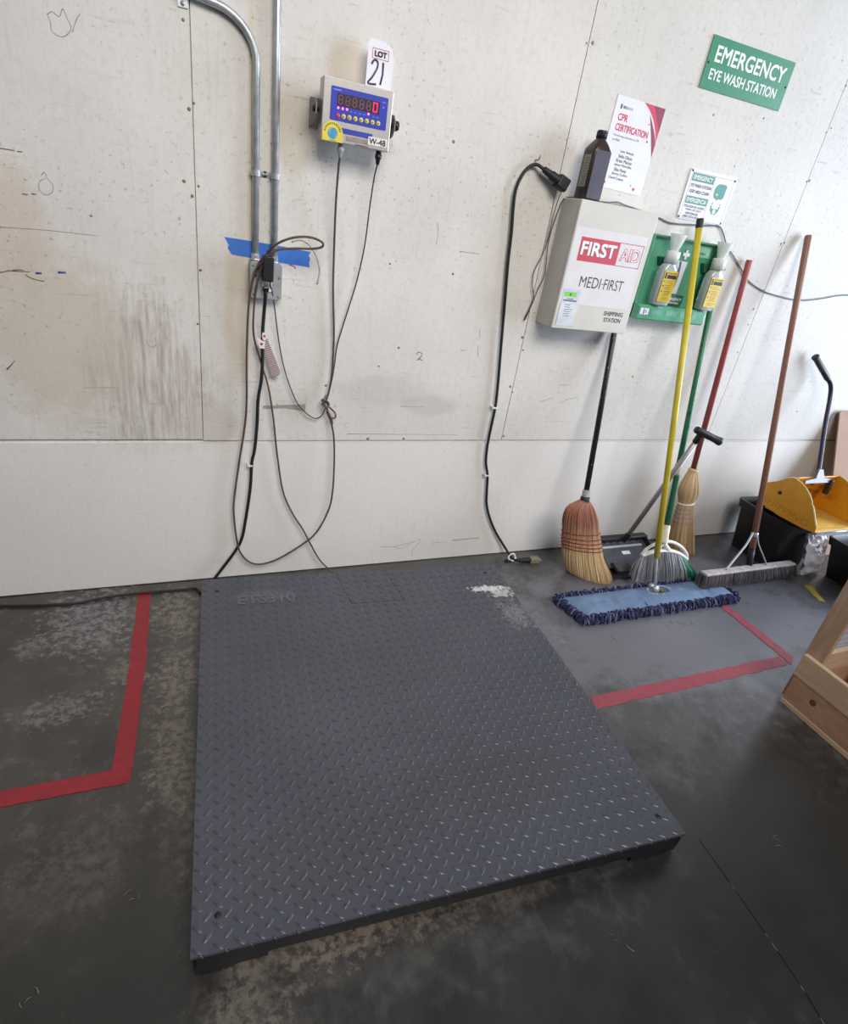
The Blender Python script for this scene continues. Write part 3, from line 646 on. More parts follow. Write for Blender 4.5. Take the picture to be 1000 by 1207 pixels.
# ================================================================ extension cord and loose wires
ex = thing('extension_cord', 'black extension cord hung from a nail, its olive plug lying on the floor', 'extension cord', (1.45, -0.05, 0.0))
MB().tube(spline([(1.232, -0.030, 1.612), (1.222, -0.026, 1.619), (1.205, -0.018, 1.626), (1.183, -0.015, 1.620), (1.161, -0.015, 1.597), (1.146, -0.015, 1.561), (1.142, -0.015, 1.524), (1.148, -0.015, 1.471), (1.158, -0.015, 1.404), (1.168, -0.015, 1.305), (1.185, -0.015, 1.187), (1.2, -0.015, 1.078), (1.216, -0.015, 0.963), (1.233, -0.015, 0.842), (1.242, -0.015, 0.751), (1.242, -0.015, 0.676), (1.243, -0.015, 0.58), (1.253, -0.015, 0.499), (1.275, -0.015, 0.437), (1.29, -0.015, 0.352), (1.304, -0.015, 0.286), (1.34, -0.015, 0.208), (1.389, -0.016, 0.13), (1.448, -0.025, 0.054), (1.475, -0.05, 0.016), (1.480, -0.075, 0.010), (1.500, -0.094, 0.012)]), 0.0056, 12).build('cord', M['rubber'], ex)
a, b_ = V((1.226, -0.029, 1.617)), V((1.320, -0.040, 1.580)); d = (b_ - a).normalized()
g = MB(); g.lathe([(0.007, 0), (0.0105, 0.004), (0.0125, 0.030), (0.0125, 0.036), (0.0155, 0.040), (0.0155, 0.060), (0.0185, 0.064), (0.0185, 0.066)], a, d, 16); g.build('connector_sleeve', M['rubber'], ex)
up_ = d.cross(Y).normalized(); h = MB(); o = a + d * 0.066
h.prism(rrect(-0.022, 0.022, -0.019, 0.019, 0.008), o, up_, Y, d * 0.040); hb = h.build('connector_body', M['black'], ex, 0.003)
h = MB(); h.flat(rrect(-0.014, 0.014, -0.012, 0.012, 0.004), o + d * 0.0405, up_, Y)
for k_ in (-0.006, 0.006): h.frame_box(o + d * 0.0405 + up_ * k_ - Y * 0.006, up_ * 0.002, Y * 0.012, d * 0.0006)
h.build('socket_face', M['rubber'], hb)
p0, p1 = V((1.498, -0.094, 0.0135)), V((1.612, -0.106, 0.0145)); d = (p1 - p0).normalized()
g = MB(); g.lathe([(0.0065, 0), (0.0085, 0.005), (0.0115, 0.022), (0.0132, 0.060), (0.0132, 0.062), (0, 0.062)], p0, d, 16); g.build('plug_sleeve', M['rubber'], ex)
g = MB(); s_ = d.cross(Z).normalized(); g.prism(rrect(-0.0165, 0.0165, -0.0135, 0.0145, 0.005), p0 + d * 0.060, s_, Z, d * 0.046); pb = g.build('plug_body', pm('olive_plug', (122, 120, 100), 0.55), ex, 0.002)
g = MB()
for k_ in (-0.007, 0.007): g.frame_box(p0 + d * 0.106 + s_ * k_ - Z * 0.003, d * 0.016, s_ * 0.0016, Z * 0.0065)
g.cyl(p0 + d * 0.106 - Z * 0.007, p0 + d * 0.124 - Z * 0.007, 0.0024, n=8); g.build('prong', M['galv'], pb)
st = MB(); st.tube(spline([(1.474, -0.050, 0.024), (1.488, -0.056, 0.026), (1.494, -0.072, 0.016), (1.478, -0.080, 0.005), (1.462, -0.070, 0.006), (1.466, -0.055, 0.016), (1.486, -0.052, 0.028), (1.492, -0.064, 0.028)]), 0.0045, 8, flat=0.4); st.build('cord_tie', M['white'], ex)
st = MB(); st.prism(rrect(1.438, 1.470, -0.084, -0.064, 0.006), (0, 0, 0.002), X, Y, (0, 0, 0.004)); st.build('cord_tie_end', M['rubber'], ex)
for x, z in ((1.242, 0.75), (1.275, 0.437)):
    c = MB(); c.box(x - 0.017, x + 0.010, -0.024, -0.0005, z - 0.003, z + 0.003); c.build('cable_clip', M['white'], ex)
hk = MB(); hk.tube([(1.205, -0.001, 1.640), (1.205, -0.020, 1.641), (1.205, -0.026, 1.648), (1.205, -0.026, 1.654)], 0.0024, 8)
tag(hk.build('hook', M['nail']), 'small nail hook at the top of the black extension cord', 'hook')
w1 = MB()
w1.tube(spline([(1.316, -0.032, 1.560), (1.318, -0.018, 1.52), (1.319, -0.01, 1.47), (1.320, -0.01, 1.409), (1.311, -0.01, 1.35), (1.29, -0.01, 1.288), (1.295, -0.01, 1.242), (1.312, -0.01, 1.200), (1.314, -0.010, 1.185)]), 0.0017, 6)
w1.tube(spline([(1.40, -0.012, 1.5525), (1.383, -0.01, 1.552), (1.349, -0.008, 1.540), (1.337, -0.008, 1.497), (1.327, -0.009, 1.439), (1.325, -0.01, 1.381), (1.339, -0.01, 1.293), (1.336, -0.01, 1.262), (1.323, -0.01, 1.223), (1.317, -0.01, 1.191), (1.295, -0.01, 1.113)]), 0.0017, 6)
w1.tube([(1.313, -0.01, 1.18), (1.305, -0.0105, 1.148), (1.2935, -0.010, 1.108)], 0.0032, 6)
tag(w1.build('thin_wire', M['darkwire']), 'pair of thin dark wires twisted together left of the first aid cabinet', 'wire')
w2 = MB(); w2.tube(spline([(1.47, -0.012, 1.553), (1.54, -0.014, 1.556), (1.583, -0.012, 1.563), (1.63, -0.008, 1.558), (1.72, -0.006, 1.550), (1.807, -0.006, 1.539), (1.855, -0.006, 1.53), (1.908, -0.006, 1.53), (1.975, -0.006, 1.536), (2.064, -0.006, 1.544), (2.123, -0.006, 1.550), (2.159, -0.006, 1.53), (2.21, -0.006, 1.481), (2.26, -0.006, 1.453), (2.348, -0.006, 1.397), (2.412, -0.006, 1.361), (2.517, -0.006, 1.331), (2.608, -0.006, 1.32), (2.73, -0.006, 1.312), (2.818, -0.006, 1.316), (2.929, -0.006, 1.334), (3.099, -0.006, 1.365), (3.4, -0.006, 1.37)]), 0.0026, 6)
tag(w2.build('thin_wire', M['inkgrey']), 'thin grey wire stapled along the wall from the first aid cabinet to the right edge', 'wire')

# ================================================================ first aid cabinet
fa = thing('first_aid_cabinet', 'white metal first aid cabinet on the wall with red FIRST AID print', 'first aid cabinet', (1.525, 0, 1.108))
CX0, CX1, CZ0, CZ1, CY = 1.350, 1.702, 1.108, 1.546, -0.121
MB().box(CX0, CX1, CY + 0.016, -0.0005, CZ0, CZ1).build('cabinet_body', M['paintwhite'], fa, 0.003)
dr = MB(); dr.box(CX0 - 0.0005, CX1 + 0.0005, CY, CY + 0.0145, CZ0 - 0.0005, CZ1 + 0.0005); door = dr.build('door', M['paintwhite'], fa, 0.003)
b = MB(); b.box(1.355, 1.683, CY - 0.0006, CY, 1.200, 1.462); look(b.build('print_sheet', pm('sheet_white', (214, 211, 213), 0.42, 0, 0.02), door), 'white label sheet carrying the large print')
y = CY - 0.0009
def fprint(name, m, fn, parent=None, yy=None):
    q = MB(); fn(q); return q.build(name, m, parent or door)
q = MB(); wflat(q, [(1.387, 1.3515), (1.565, 1.3515), (1.564, 1.4315), (1.387, 1.4315)], y); q.build('red_panel', M['red'], door)
q = MB()
for r in ((1.564, 1.677, 1.4295, 1.4320), (1.564, 1.677, 1.3510, 1.3535), (1.6745, 1.677, 1.351, 1.432)): q.box(r[0], r[1], y - 0.0001, y + 0.0002, r[2], r[3])
q.build('red_border', M['red'], door)
q = MB(); q.text('FIRST', (1.3975, y - 0.0003, 1.3695), X, Z, 0.157, 0.047, 0.028); q.build('lettering_shadow', M['inkgrey'], door)
q = MB(); q.text('FIRST', (1.3955, y - 0.0006, 1.3720), X, Z, 0.157, 0.047, 0.028); q.build('lettering', M['signwhite'], door)
q = MB(); q.text('AID', (1.577, y - 0.0002, 1.3700), X, Z, 0.091, 0.0455, 0.03); q.build('lettering', M['red'], door)
q = MB(); q.text('AID', (1.5795, y - 0.0005, 1.3720), X, Z, 0.086, 0.0420, -0.012); q.build('lettering', M['signwhite'], door)
q = MB(); q.text('MEDI', (1.425, y, 1.264), X, Z, 0.096, 0.0375, -0.004); q.text('FIRST', (1.538, y, 1.264), X, Z, 0.090, 0.0375, -0.004); q.build('lettering', M['ink'], door)
q = MB(); q.box(1.5235, 1.537, y, y + 0.0002, 1.2805, 1.2835); q.build('red_dash', M['red'], door)
yd = CY - 0.0004
q = MB(); q.text('SHIPPING', (1.574, yd, 1.171), X, Z, 0.094, 0.0165, 0.012); q.text('STATION', (1.582, yd, 1.147), X, Z, 0.083, 0.0165, 0.012); q.build('lettering', M['ink'], door)
q = MB(); wslab(q, [(1.364, 1.118), (1.442, 1.121), (1.446, 1.254), (1.366, 1.252)], CY - 0.0016, 0.0010); sk = look(q.build('inspection_sticker', pm('pale_sticker', (204, 208, 216), 0.4), door), 'pale inspection sticker with green stripe')
q = MB(); wflat(q, [(1.370, 1.224), (1.426, 1.226), (1.425, 1.243), (1.370, 1.241)], CY - 0.0019); q.build('green_stripe', pm('bright_green_print', (120, 214, 84), 0.5), sk)
q = MB(); wflat(q, ngon(1.398, 1.2335, 0.0052, 14), CY - 0.0022); q.box(1.372, 1.432, CY - 0.0020, CY - 0.0018, 1.209, 1.214); q.box(1.385, 1.415, CY - 0.0020, CY - 0.0018, 1.2165, 1.2195)
for z in (1.155, 1.163, 1.171, 1.179, 1.187, 1.195): q.box(1.385, random.uniform(1.405, 1.425), CY - 0.0020, CY - 0.0018, z, z + 0.002)
q.build('sticker_print', M['inkgrey'], sk)
q = MB(); q.cyl((CX0 + 0.004, CY + 0.0155, CZ0 + 0.02), (CX0 + 0.004, CY + 0.0155, CZ1 - 0.02), 0.0028, n=8); q.build('hinge', M['steel'], fa)

# brown bottle standing on the cabinet
bt = thing('antiseptic_bottle', 'dark brown plastic antiseptic bottle standing on top of the first aid cabinet', 'bottle', (1.405, -0.066, 1.546))
BR = pm('dark_brown_plastic', (54, 42, 38), 0.32, 0, 0.06)
q = MB(); secs = [(0.036, 0.033, 0.0), (0.0385, 0.0355, 0.004), (0.0385, 0.0355, 0.148), (0.037, 0.034, 0.156), (0.026, 0.024, 0.176), (0.0165, 0.0160, 0.188), (0.0145, 0.0145, 0.192)]
n = 32; vs = []; bc = (1.405, -0.066, 1.546)
for a_, b__, hz in secs:
    pw = 0.38 if hz < 0.17 else 0.6 if hz < 0.18 else 1.0
    for k_ in range(n):
        t = 2 * math.pi * k_ / n; c, s_ = math.cos(t), math.sin(t)
        vs.append((bc[0] + a_ * math.copysign(abs(c) ** pw, c), bc[1] + b__ * math.copysign(abs(s_) ** pw, s_), bc[2] + hz))
fs = [tuple(range(n - 1, -1, -1))] + [(i * n + k_, i * n + (k_ + 1) % n, (i + 1) * n + (k_ + 1) % n, (i + 1) * n + k_) for i in range(len(secs) - 1) for k_ in range(n)]
q.add(vs, fs, True); body = q.build('bottle_body', BR, bt)
q = MB(); q.lathe([(0.0145, 0.188), (0.0175, 0.189), (0.0175, 0.210), (0.0165, 0.213), (0, 0.2135)], bc, Z, 28)
for k_ in range(28):
    t = 2 * math.pi * k_ / 28; q.cyl((bc[0] + 0.0176 * math.cos(t), bc[1] + 0.0176 * math.sin(t), bc[2] + 0.190), (bc[0] + 0.0176 * math.cos(t), bc[1] + 0.0176 * math.sin(t), bc[2] + 0.209), 0.0008, n=5)
q.build('bottle_cap', M['black'], bt)
q = MB(); wslab(q, rrect(1.3755, 1.4365, 1.553, 1.699, 0.004), -0.1024, 0.0010); look(q.build('front_label', pm('slate_label', (78, 74, 90), 0.42), bt), 'plain slate grey label on the front')
q = MB(); q.prism(rrect(-0.090, -0.052, 1.585, 1.683, 0.002), (1.3662, 0, 0), Y, Z, (-0.0010, 0, 0)); sd = q.build('side_label', pm('grey_green_label', (140, 142, 132), 0.5, 0, 0.12, 80), bt)
q = MB()
for k_ in range(11): q.box(1.3648, 1.3651, -0.087, -0.087 + random.uniform(0.018, 0.031), 1.592 + k_ * 0.008, 1.594 + k_ * 0.008)
q.build('label_print', M['inkgrey'], sd)

# ================================================================ posters and signs
po = thing('certificate_poster', 'glossy CPR certification sheet in a plastic sleeve above the first aid cabinet', 'poster', (1.585, 0, 1.592))
ca, sa = math.cos(-0.0226), math.sin(-0.0226); PO = V((1.4711, 0, 1.6029))
pu, pv = V((ca, 0, sa)), V((-sa, 0, ca)); PW, PH = 0.216, 0.2794
def pp(x, z, y=-0.0016): return PO + pu * x + pv * z + Y * y
q = MB(); q.prism([(0, 0), (PW, 0), (PW, PH), (0, PH)], PO + Y * -0.0016, pu, pv, Y * 0.0008); sheet = q.build('paper_sheet', M['paper'], po)
def sleeve(u, v):
    w = (1 - v) ** 4; rip = 0.0045 * math.sin(u * 19 + 0.6) * w + 0.003 * math.sin(u * 41 + v * 9) * w
    return pp(-0.006 + u * (PW + 0.010), -0.014 + v * (PH + 0.018), -0.0030 - abs(rip) * 1.3 - 0.004 * w)
q = MB(); q.grid(sleeve, 40, 30)
kk = NT('clear_sleeve'); kk.b.inputs['Base Color'].default_value = (0.9, 0.92, 1, 1); kk.b.inputs['Roughness'].default_value = 0.12; kk.b.inputs['Alpha'].default_value = 0.05; kk.b.inputs['Specular IOR Level'].default_value = 0.7
q.build('plastic_sleeve', kk.m, po)
yy = -0.0019
def bez(p0, p1, p2, n=10): return [((1 - t) ** 2 * p0[0] + 2 * t * (1 - t) * p1[0] + t * t * p2[0], (1 - t) ** 2 * p0[1] + 2 * t * (1 - t) * p1[1] + t * t * p2[1]) for t in [i / n for i in range(n + 1)]]
q = MB(); q.flat([(PW, PH)] + bez((0.118, PH), (0.185, PH - 0.030), (PW, PH - 0.105)), PO + Y * yy, pu, pv); q.build('red_corner', M['crimson'], sheet)
q = MB(); q.flat(bez((0.155, PH - 0.028), (0.200, PH - 0.075), (PW, PH - 0.108)) + bez((PW, PH - 0.155), (0.198, PH - 0.11), (0.155, PH - 0.028))[:-1], PO + Y * yy, pu, pv); q.flat([(PW, PH), (PW, PH - 0.07), (0.165, PH)], PO + Y * (yy - 0.0003), pu, pv)
q.build('maroon_swoosh', M['maroon'], sheet)
q = MB(); q.text('CPR', pp(0.022, 0.208, yy), pu, pv, 0.044, 0.022, 0.022); q.text('CERTIFICATION', pp(0.022, 0.178, yy), pu, pv, 0.150, 0.022, 0.022); q.build('heading', M['crimson'], sheet)
for x, z, r in ((0.164, 0.222, 0.0035), (0.176, 0.170, 0.005), (0.160, 0.025, 0.0035), (0.176, 0.016, 0.007), (0.022, 0.020, 0.007), (0.038, 0.018, 0.006), (0.012, 0.030, 0.006)): 
    q = MB(); q.flat(ngon(0, 0, r, 4), pp(x, z, yy), pu, pv); q.build('red_mark', M['crimson'], sheet)
q = MB(); q.flat(rrect(0.022, 0.029, 0.242, 0.256, 0.002), PO + Y * yy, pu, pv); q.text('BRS', pp(0.034, 0.245, yy), pu, pv, 0.018, 0.008, 0.02); q.build('logo_mark', M['inknavy'], sheet)
q = MB(); q.flat(rrect(0.053, 0.078, 0.2455, 0.2525, 0.001), PO + Y * yy, pu, pv); q.build('logo_text', pm('pale_grey_print', (168, 172, 190), 0.5), sheet)
q = MB(); q.text('The following individuals are CPR', pp(0.022, 0.160, yy), pu, pv, 0.118, 0.0085); q.text('certified:', pp(0.022, 0.148, yy), pu, pv, 0.034, 0.0085)
for i, (t, x, w) in enumerate((('Luis Amaya', 0.072, 0.062), ('Bella Olivas', 0.070, 0.062), ('Brian Macias', 0.064, 0.072), ('Jaime Morrales', 0.060, 0.080), ('Elias Perez', 0.066, 0.056), ('Jimmy Collins', 0.058, 0.074), ('David Lopez', 0.050, 0.070))):
    q.text(t, pp(x, 0.116 - i * 0.0142, yy), pu, pv, w, 0.0105, 0.008)
q.build('lettering', M['ink'], sheet)

def screw(parent, x, z, y):
    b = MB(); b.lathe([(0.0042, 0), (0.003, 0.0016), (0, 0.002)], (x, y, z), (0, -1, 0), 12); b.build('sign_screw', M['rubber'], parent)
sg = thing('emergency_sign', 'large green EMERGENCY EYE WASH STATION sign high on the wall', 'sign', (2.02, 0, 1.966))
q = MB(); q.prism([(1.8105, 1.9660), (2.2285, 1.9695), (2.2305, 2.1215), (1.8115, 2.1185)], (0, -0.004, 0), X, Z, (0, 0.0036, 0)); q.build('sign_board', M['green'], sg)
q = MB(); q.text('EMERGENCY', (1.8425, -0.0044, 2.047), X + Z * 0.008, Z, 0.356, 0.0485, 0.018); q.text('EYE WASH STATION', (1.8385, -0.0044, 1.996), X + Z * 0.008, Z, 0.345, 0.0320, 0.018); q.build('lettering', M['signwhite'], sg)
screw(sg, 1.820, 2.041, -0.004); screw(sg, 2.221, 2.043, -0.004)

sn = thing('safety_notice', 'small white bilingual eye wash notice with teal bands, behind the yellow mop handle top', 'sign', (2.02, 0, 1.549))
q = MB(); q.prism(rrect(1.893, 2.139, 1.551, 1.725, 0.010), (0, -0.004, 0), X, Z, (0, 0.0036, 0)); q.build('sign_board', M['paper'], sn)
ys = -0.0043
q = MB(); wflat(q, [(1.909, 1.685), (2.024, 1.685), (2.024, 1.712), (1.909, 1.712)], ys); wflat(q, [(1.909, 1.608), (2.024, 1.608), (2.024, 1.634), (1.909, 1.634)], ys)
wflat(q, [(2.044, 1.648), (2.052, 1.641), (2.060, 1.641), (2.066, 1.634), (2.072, 1.641), (2.090, 1.641), (2.099, 1.650), (2.101, 1.690), (2.092, 1.695), (2.062, 1.694), (2.048, 1.688), (2.040, 1.672)], ys)
wflat(q, [(2.046, 1.617), (2.050, 1.598), (2.062, 1.586), (2.082, 1.586), (2.094, 1.598), (2.099, 1.617), (2.092, 1.617), (2.088, 1.606), (2.057, 1.606), (2.052, 1.617)], ys)
wflat(q, [(2.047, 1.620), (2.053, 1.620), (2.054, 1.632)], ys); wflat(q, [(2.092, 1.620), (2.098, 1.620), (2.092, 1.632)], ys)
q.build('teal_print', M['teal'], sn)
q = MB(); wflat(q, ngon(2.0725, 1.596, 0.008, 14), ys - 0.0003); wflat(q, ngon(2.060, 1.656, 0.004, 8), ys - 0.0003); q.text('EMERGENCY', (1.916, ys - 0.0003, 1.691), X, Z, 0.100, 0.0155, 0.02); q.text('EMERGENCIA', (1.914, ys - 0.0003, 1.6135), X, Z, 0.104, 0.0150, 0.02); q.build('lettering', M['signwhite'], sn)
q = MB()
for t, z, x, w in (('EYE WASH STATION', 1.665, 1.913, 0.108), ('KEEP AREA CLEAR', 1.645, 1.915, 0.104)): q.text(t, (x, ys, z), X, Z, w, 0.0115, 0.012)
for t, z, x, w in (('ESTACION DE LAVADO', 1.594, 1.912, 0.108), ('PARA LOS OJOS', 1.582, 1.925, 0.082), ('MANTENGASE', 1.570, 1.930, 0.066), ('LIBRE ESTA AREA', 1.5585, 1.918, 0.088)): q.text(t, (x, ys, z), X, Z, w, 0.0085, 0.008)
for r in ((1.905, 2.128, 1.7135, 1.7145), (1.905, 2.128, 1.5545, 1.5555), (1.905, 1.9058, 1.555, 1.714), (2.1272, 2.128, 1.555, 1.714), (2.026, 2.0268, 1.555, 1.714)): q.box(r[0], r[1], ys, ys + 0.0002, r[2], r[3])
q.build('lettering', M['ink'], sn)
for x, z in ((1.902, 1.718), (2.132, 1.714), (1.900, 1.558), (2.131, 1.560)): screw(sn, x, z, -0.004)

# ================================================================ eye wash station
ew = thing('eyewash_station', 'translucent green plastic eye wash station tray mounted right of the first aid cabinet', 'eye wash station', (1.97, 0, 1.160))
kk = NT('green_plastic_tray'); kk.b.inputs['Base Color'].default_value = lin((92, 166, 132)); kk.b.inputs['Roughness'].default_value = 0.22; kk.b.inputs['Transmission Weight'].default_value = 0.12; kk.b.inputs['Coat Weight'].default_value = 0.4
M['tray'] = kk.m; M['holder'] = pm('dark_green_plastic', (34, 92, 66), 0.3)
q = MB(); q.prism(rrect(1.785, 2.160, 1.162, 1.483, 0.010), (0, -0.010, 0), X, Z, (0, 0.0095, 0)); q.build('back_panel', M['tray'], ew, 0.003)
q = MB()
for r in ((1.785, 1.795, 1.162, 1.483), (2.150, 2.160, 1.162, 1.483)): q.box(r[0], r[1], -0.036, -0.008, r[2], r[3])
q.box(1.785, 2.160, -0.028, -0.008, 1.474, 1.483); q.build('rim', M['tray'], ew, 0.004, 3)
q = MB(); q.prism([(-0.008, 1.162), (-0.066, 1.162), (-0.070, 1.168), (-0.070, 1.214), (-0.064, 1.222), (-0.008, 1.226)], (1.785, 0, 0), Y, Z, (0.372, 0, 0)); q.build('bottle_shelf', M['tray'], ew, 0.004, 3)
q = MB()
for x in (1.878, 2.118):
    q = MB(); q.prism([(x - 0.028, 1.405), (x + 0.028, 1.405), (x + 0.014, 1.37), (x - 0.014, 1.37)], (0, -0.030, 0), X, Z, (0, 0.022, 0)); q.build('bottle_holder', M['holder'], ew, 0.003)
q = MB()
q.prism([(1.935, 1.228), (2.050, 1.228), (2.050, 1.268), (1.935, 1.268)], (0, -0.020, 0), X, Z, (0, 0.012, 0)); q.build('centre_holder', M['holder'], ew, 0.003)
q = MB(); wslab(q, [(1.965, 1.272), (2.010, 1.272), (2.016, 1.400), (1.950, 1.400)], -0.0125, 0.0008); cdo = q.build('instruction_card', M['paper'], ew)
q = MB(); wflat(q, [(1.978, 1.285), (1.985, 1.275), (1.992, 1.340), (1.984, 1.398), (1.974, 1.398), (1.982, 1.340)], -0.0129); q.build('card_print', M['inknavy'], cdo)
q = MB(); q.box(1.990, 2.002, -0.0128, -0.0118, 1.409, 1.444); q.box(1.978, 2.014, -0.0129, -0.0119, 1.420, 1.433); q.build('cross_mark', M['signwhite'], ew)
q = MB(); q.text('EMERGENCY', (1.955, -0.0206, 1.246), X, Z, 0.086, 0.011, 0.02); q.text('EYEWASH', (1.968, -0.0206, 1.232), X, Z, 0.062, 0.008, 0.015); q.build('lettering', M['signwhite'], ew)
q = MB(); wslab(q, [(2.030, 1.424), (2.128, 1.424), (2.124, 1.471), (2.040, 1.471)], -0.0122, 0.0008); tl = q.build('brand_label', pm('pale_green_label', (140, 196, 168), 0.4), ew)
q = MB(); q.flat([(2.052, 1.432), (2.060, 1.432), (2.058, 1.444), (2.054, 1.450), (2.048, 1.440)], (0, -0.0126, 0), X, Z); q.text('medique', (2.066, -0.0126, 1.434), X, Z, 0.034, 0.010, 0.01); q.build('label_print', pm('dark_green_print', (30, 100, 80), 0.5), tl)
q = MB(); q.box(1.794, 1.838, -0.0712, -0.0700, 1.184, 1.209); s1 = q.build('shelf_sticker', M['paper'], ew)
q = MB(); q.box(1.810, 1.816, -0.0715, -0.0712, 1.186, 1.206); q.box(1.822, 1.826, -0.0715, -0.0712, 1.19, 1.202); q.build('sticker_print', pm('violet_print', (90, 70, 140), 0.5), s1)
q = MB()
for x in (1.850, 1.930, 2.010): q.box(x, x + 0.060, -0.0708, -0.0700, 1.186, 1.207)
q.box(2.078, 2.102, -0.0710, -0.0700, 1.184, 1.211); q.build('shelf_labels', pm('mid_green_label', (84, 150, 122), 0.45, 0, 0.1, 90), ew)
clear = NT('clear_plastic'); clear.b.inputs['Base Color'].default_value = (0.86, 0.90, 0.90, 1); clear.b.inputs['Roughness'].default_value = 0.12; clear.b.inputs['Alpha'].default_value = 0.62
M['clear'] = clear.m
M['saline'] = pm('clouded_bottle_plastic', (190, 200, 200), 0.2, 0, 0.03, trans=0.25, coat=0.5)
M['yellowlabel'] = pm('yellow_label', (208, 178, 26), 0.45, 0, 0.04)
def eyewash_bottle(x, y, label):
    t = thing('eyewash_bottle', label, 'bottle', (x, y, 1.226), 0, 'eye wash bottles')
    q = MB(); secs = [(0.037, 0.022, 0.0), (0.040, 0.025, 0.005), (0.040, 0.025, 0.125), (0.038, 0.024, 0.142), (0.028, 0.021, 0.158), (0.020, 0.019, 0.165)]
    n = 28; vs = []
    for a_, b__, hz in secs:
        pw = 0.5 if hz < 0.15 else 0.8
        for k_ in range(n):
            tt = 2 * math.pi * k_ / n; c, s_ = math.cos(tt), math.sin(tt)
            vs.append((x + a_ * math.copysign(abs(c) ** pw, c), y + b__ * math.copysign(abs(s_) ** pw, s_), 1.226 + hz))
    q.add(vs, [tuple(range(n - 1, -1, -1))] + [(i * n + k_, i * n + (k_ + 1) % n, (i + 1) * n + (k_ + 1) % n, (i + 1) * n + k_) for i in range(len(secs) - 1) for k_ in range(n)], True)
    q.build('bottle_body', M['saline'], t)
    q = MB(); q.lathe([(0.020, 0.162), (0.0285, 0.163), (0.0285, 0.202), (0.026, 0.206), (0.012, 0.207)], (x, y, 1.226), Z, 24); q.build('bottle_collar', pm('frosted_white_collar', (214, 218, 216), 0.35), t)
    q = MB(); q.lathe([(0.014, 0.206), (0.018, 0.215), (0.031, 0.262), (0.0325, 0.268), (0.030, 0.262), (0.016, 0.215)], (x, y, 1.226), Z, 24); q.build('eye_cup', M['clear'], t)
    q = MB(); q.prism(rrect(x - 0.034, x + 0.034, 1.242, 1.360, 0.003), (0, y - 0.0266, 0), X, Z, (0, 0.0012, 0)); lb = q.build('bottle_label', M['yellowlabel'], t)
    q = MB(); q.box(x - 0.030, x - 0.022, y - 0.0269, y - 0.0266, 1.330, 1.354); q.box(x - 0.018, x + 0.031, y - 0.0269, y - 0.0266, 1.331, 1.345); q.text('Eyewash', (x - 0.016, y - 0.0270, 1.347), X, Z, 0.046, 0.008, 0.01)
    for z in (1.318, 1.300, 1.279): q.box(x - 0.028, x - 0.022, y - 0.0269, y - 0.0266, z, z + 0.005)
    q.build('label_print', M['ink'], lb)
    q = MB()
    for z in (1.322, 1.315, 1.305, 1.298, 1.291, 1.282, 1.275, 1.268, 1.256, 1.250): q.box(x - 0.016, x + random.uniform(0.012, 0.028), y - 0.0268, y - 0.0266, z, z + 0.0022)
    q.build('small_print', pm('olive_small_print', (140, 118, 30), 0.5), lb)
    return t
eyewash_bottle(1.883, -0.058, 'clear eye wash bottle with yellow label, beside the first aid cabinet')
eyewash_bottle(2.140, -0.058, 'clear eye wash bottle with yellow label, on the right end of the green tray')

# ================================================================ cleaning tools
def straw_material(name, top, low, z0, z1, isl=0.22):
    k = NT(name); g = k.n('ShaderNodeNewGeometry'); c = k.n('ShaderNodeTexCoord'); sx = k.n('ShaderNodeSeparateXYZ')
    k.t.links.new(c.outputs['Object'], sx.inputs[0])
    nz = k.noise(c.outputs['Object'], 30, 3)
    f = k.ramp(k.math('MULTIPLY_ADD', nz, 0.05, sx.outputs[2]), z0 + 0.025, z1 + 0.025)
    col = k.mix(f, lin(low), lin(top))
    h = k.n('ShaderNodeHueSaturation'); k.put(h.inputs['Color'], col)
    k.put(h.inputs['Value'], k.ramp(g.outputs['Random Per Island'], 0, 1, 1 - isl, 1 + isl))
    k.put(k.b.inputs['Base Color'], h.outputs[0]); k.b.inputs['Roughness'].default_value = 0.6
    return k.m
def sect(secs):
    """smooth interpolation of (left, right, half thickness) stations"""
    L = spline([s[0] for s in secs], 5); R = spline([s[1] for s in secs], 5); T = spline([(s[2], 0, 0) for s in secs], 5)
    return [(L[i], R[i], max(T[i].x, 0.001)) for i in range(len(L))]
def sect_point(st, i, a, rad):
    L, R, t = st[i]; c = (L + R) / 2; u = (R - L) / 2; ax = (((st[min(i + 1, len(st) - 1)][0] + st[min(i + 1, len(st) - 1)][1]) - (st[max(i - 1, 0)][0] + st[max(i - 1, 0)][1])) / 2)
    w = u.cross(ax); w = w.normalized() if w.length > 1e-9 else Y
    return c + u * math.cos(a) * rad + w * math.sin(a) * t * rad
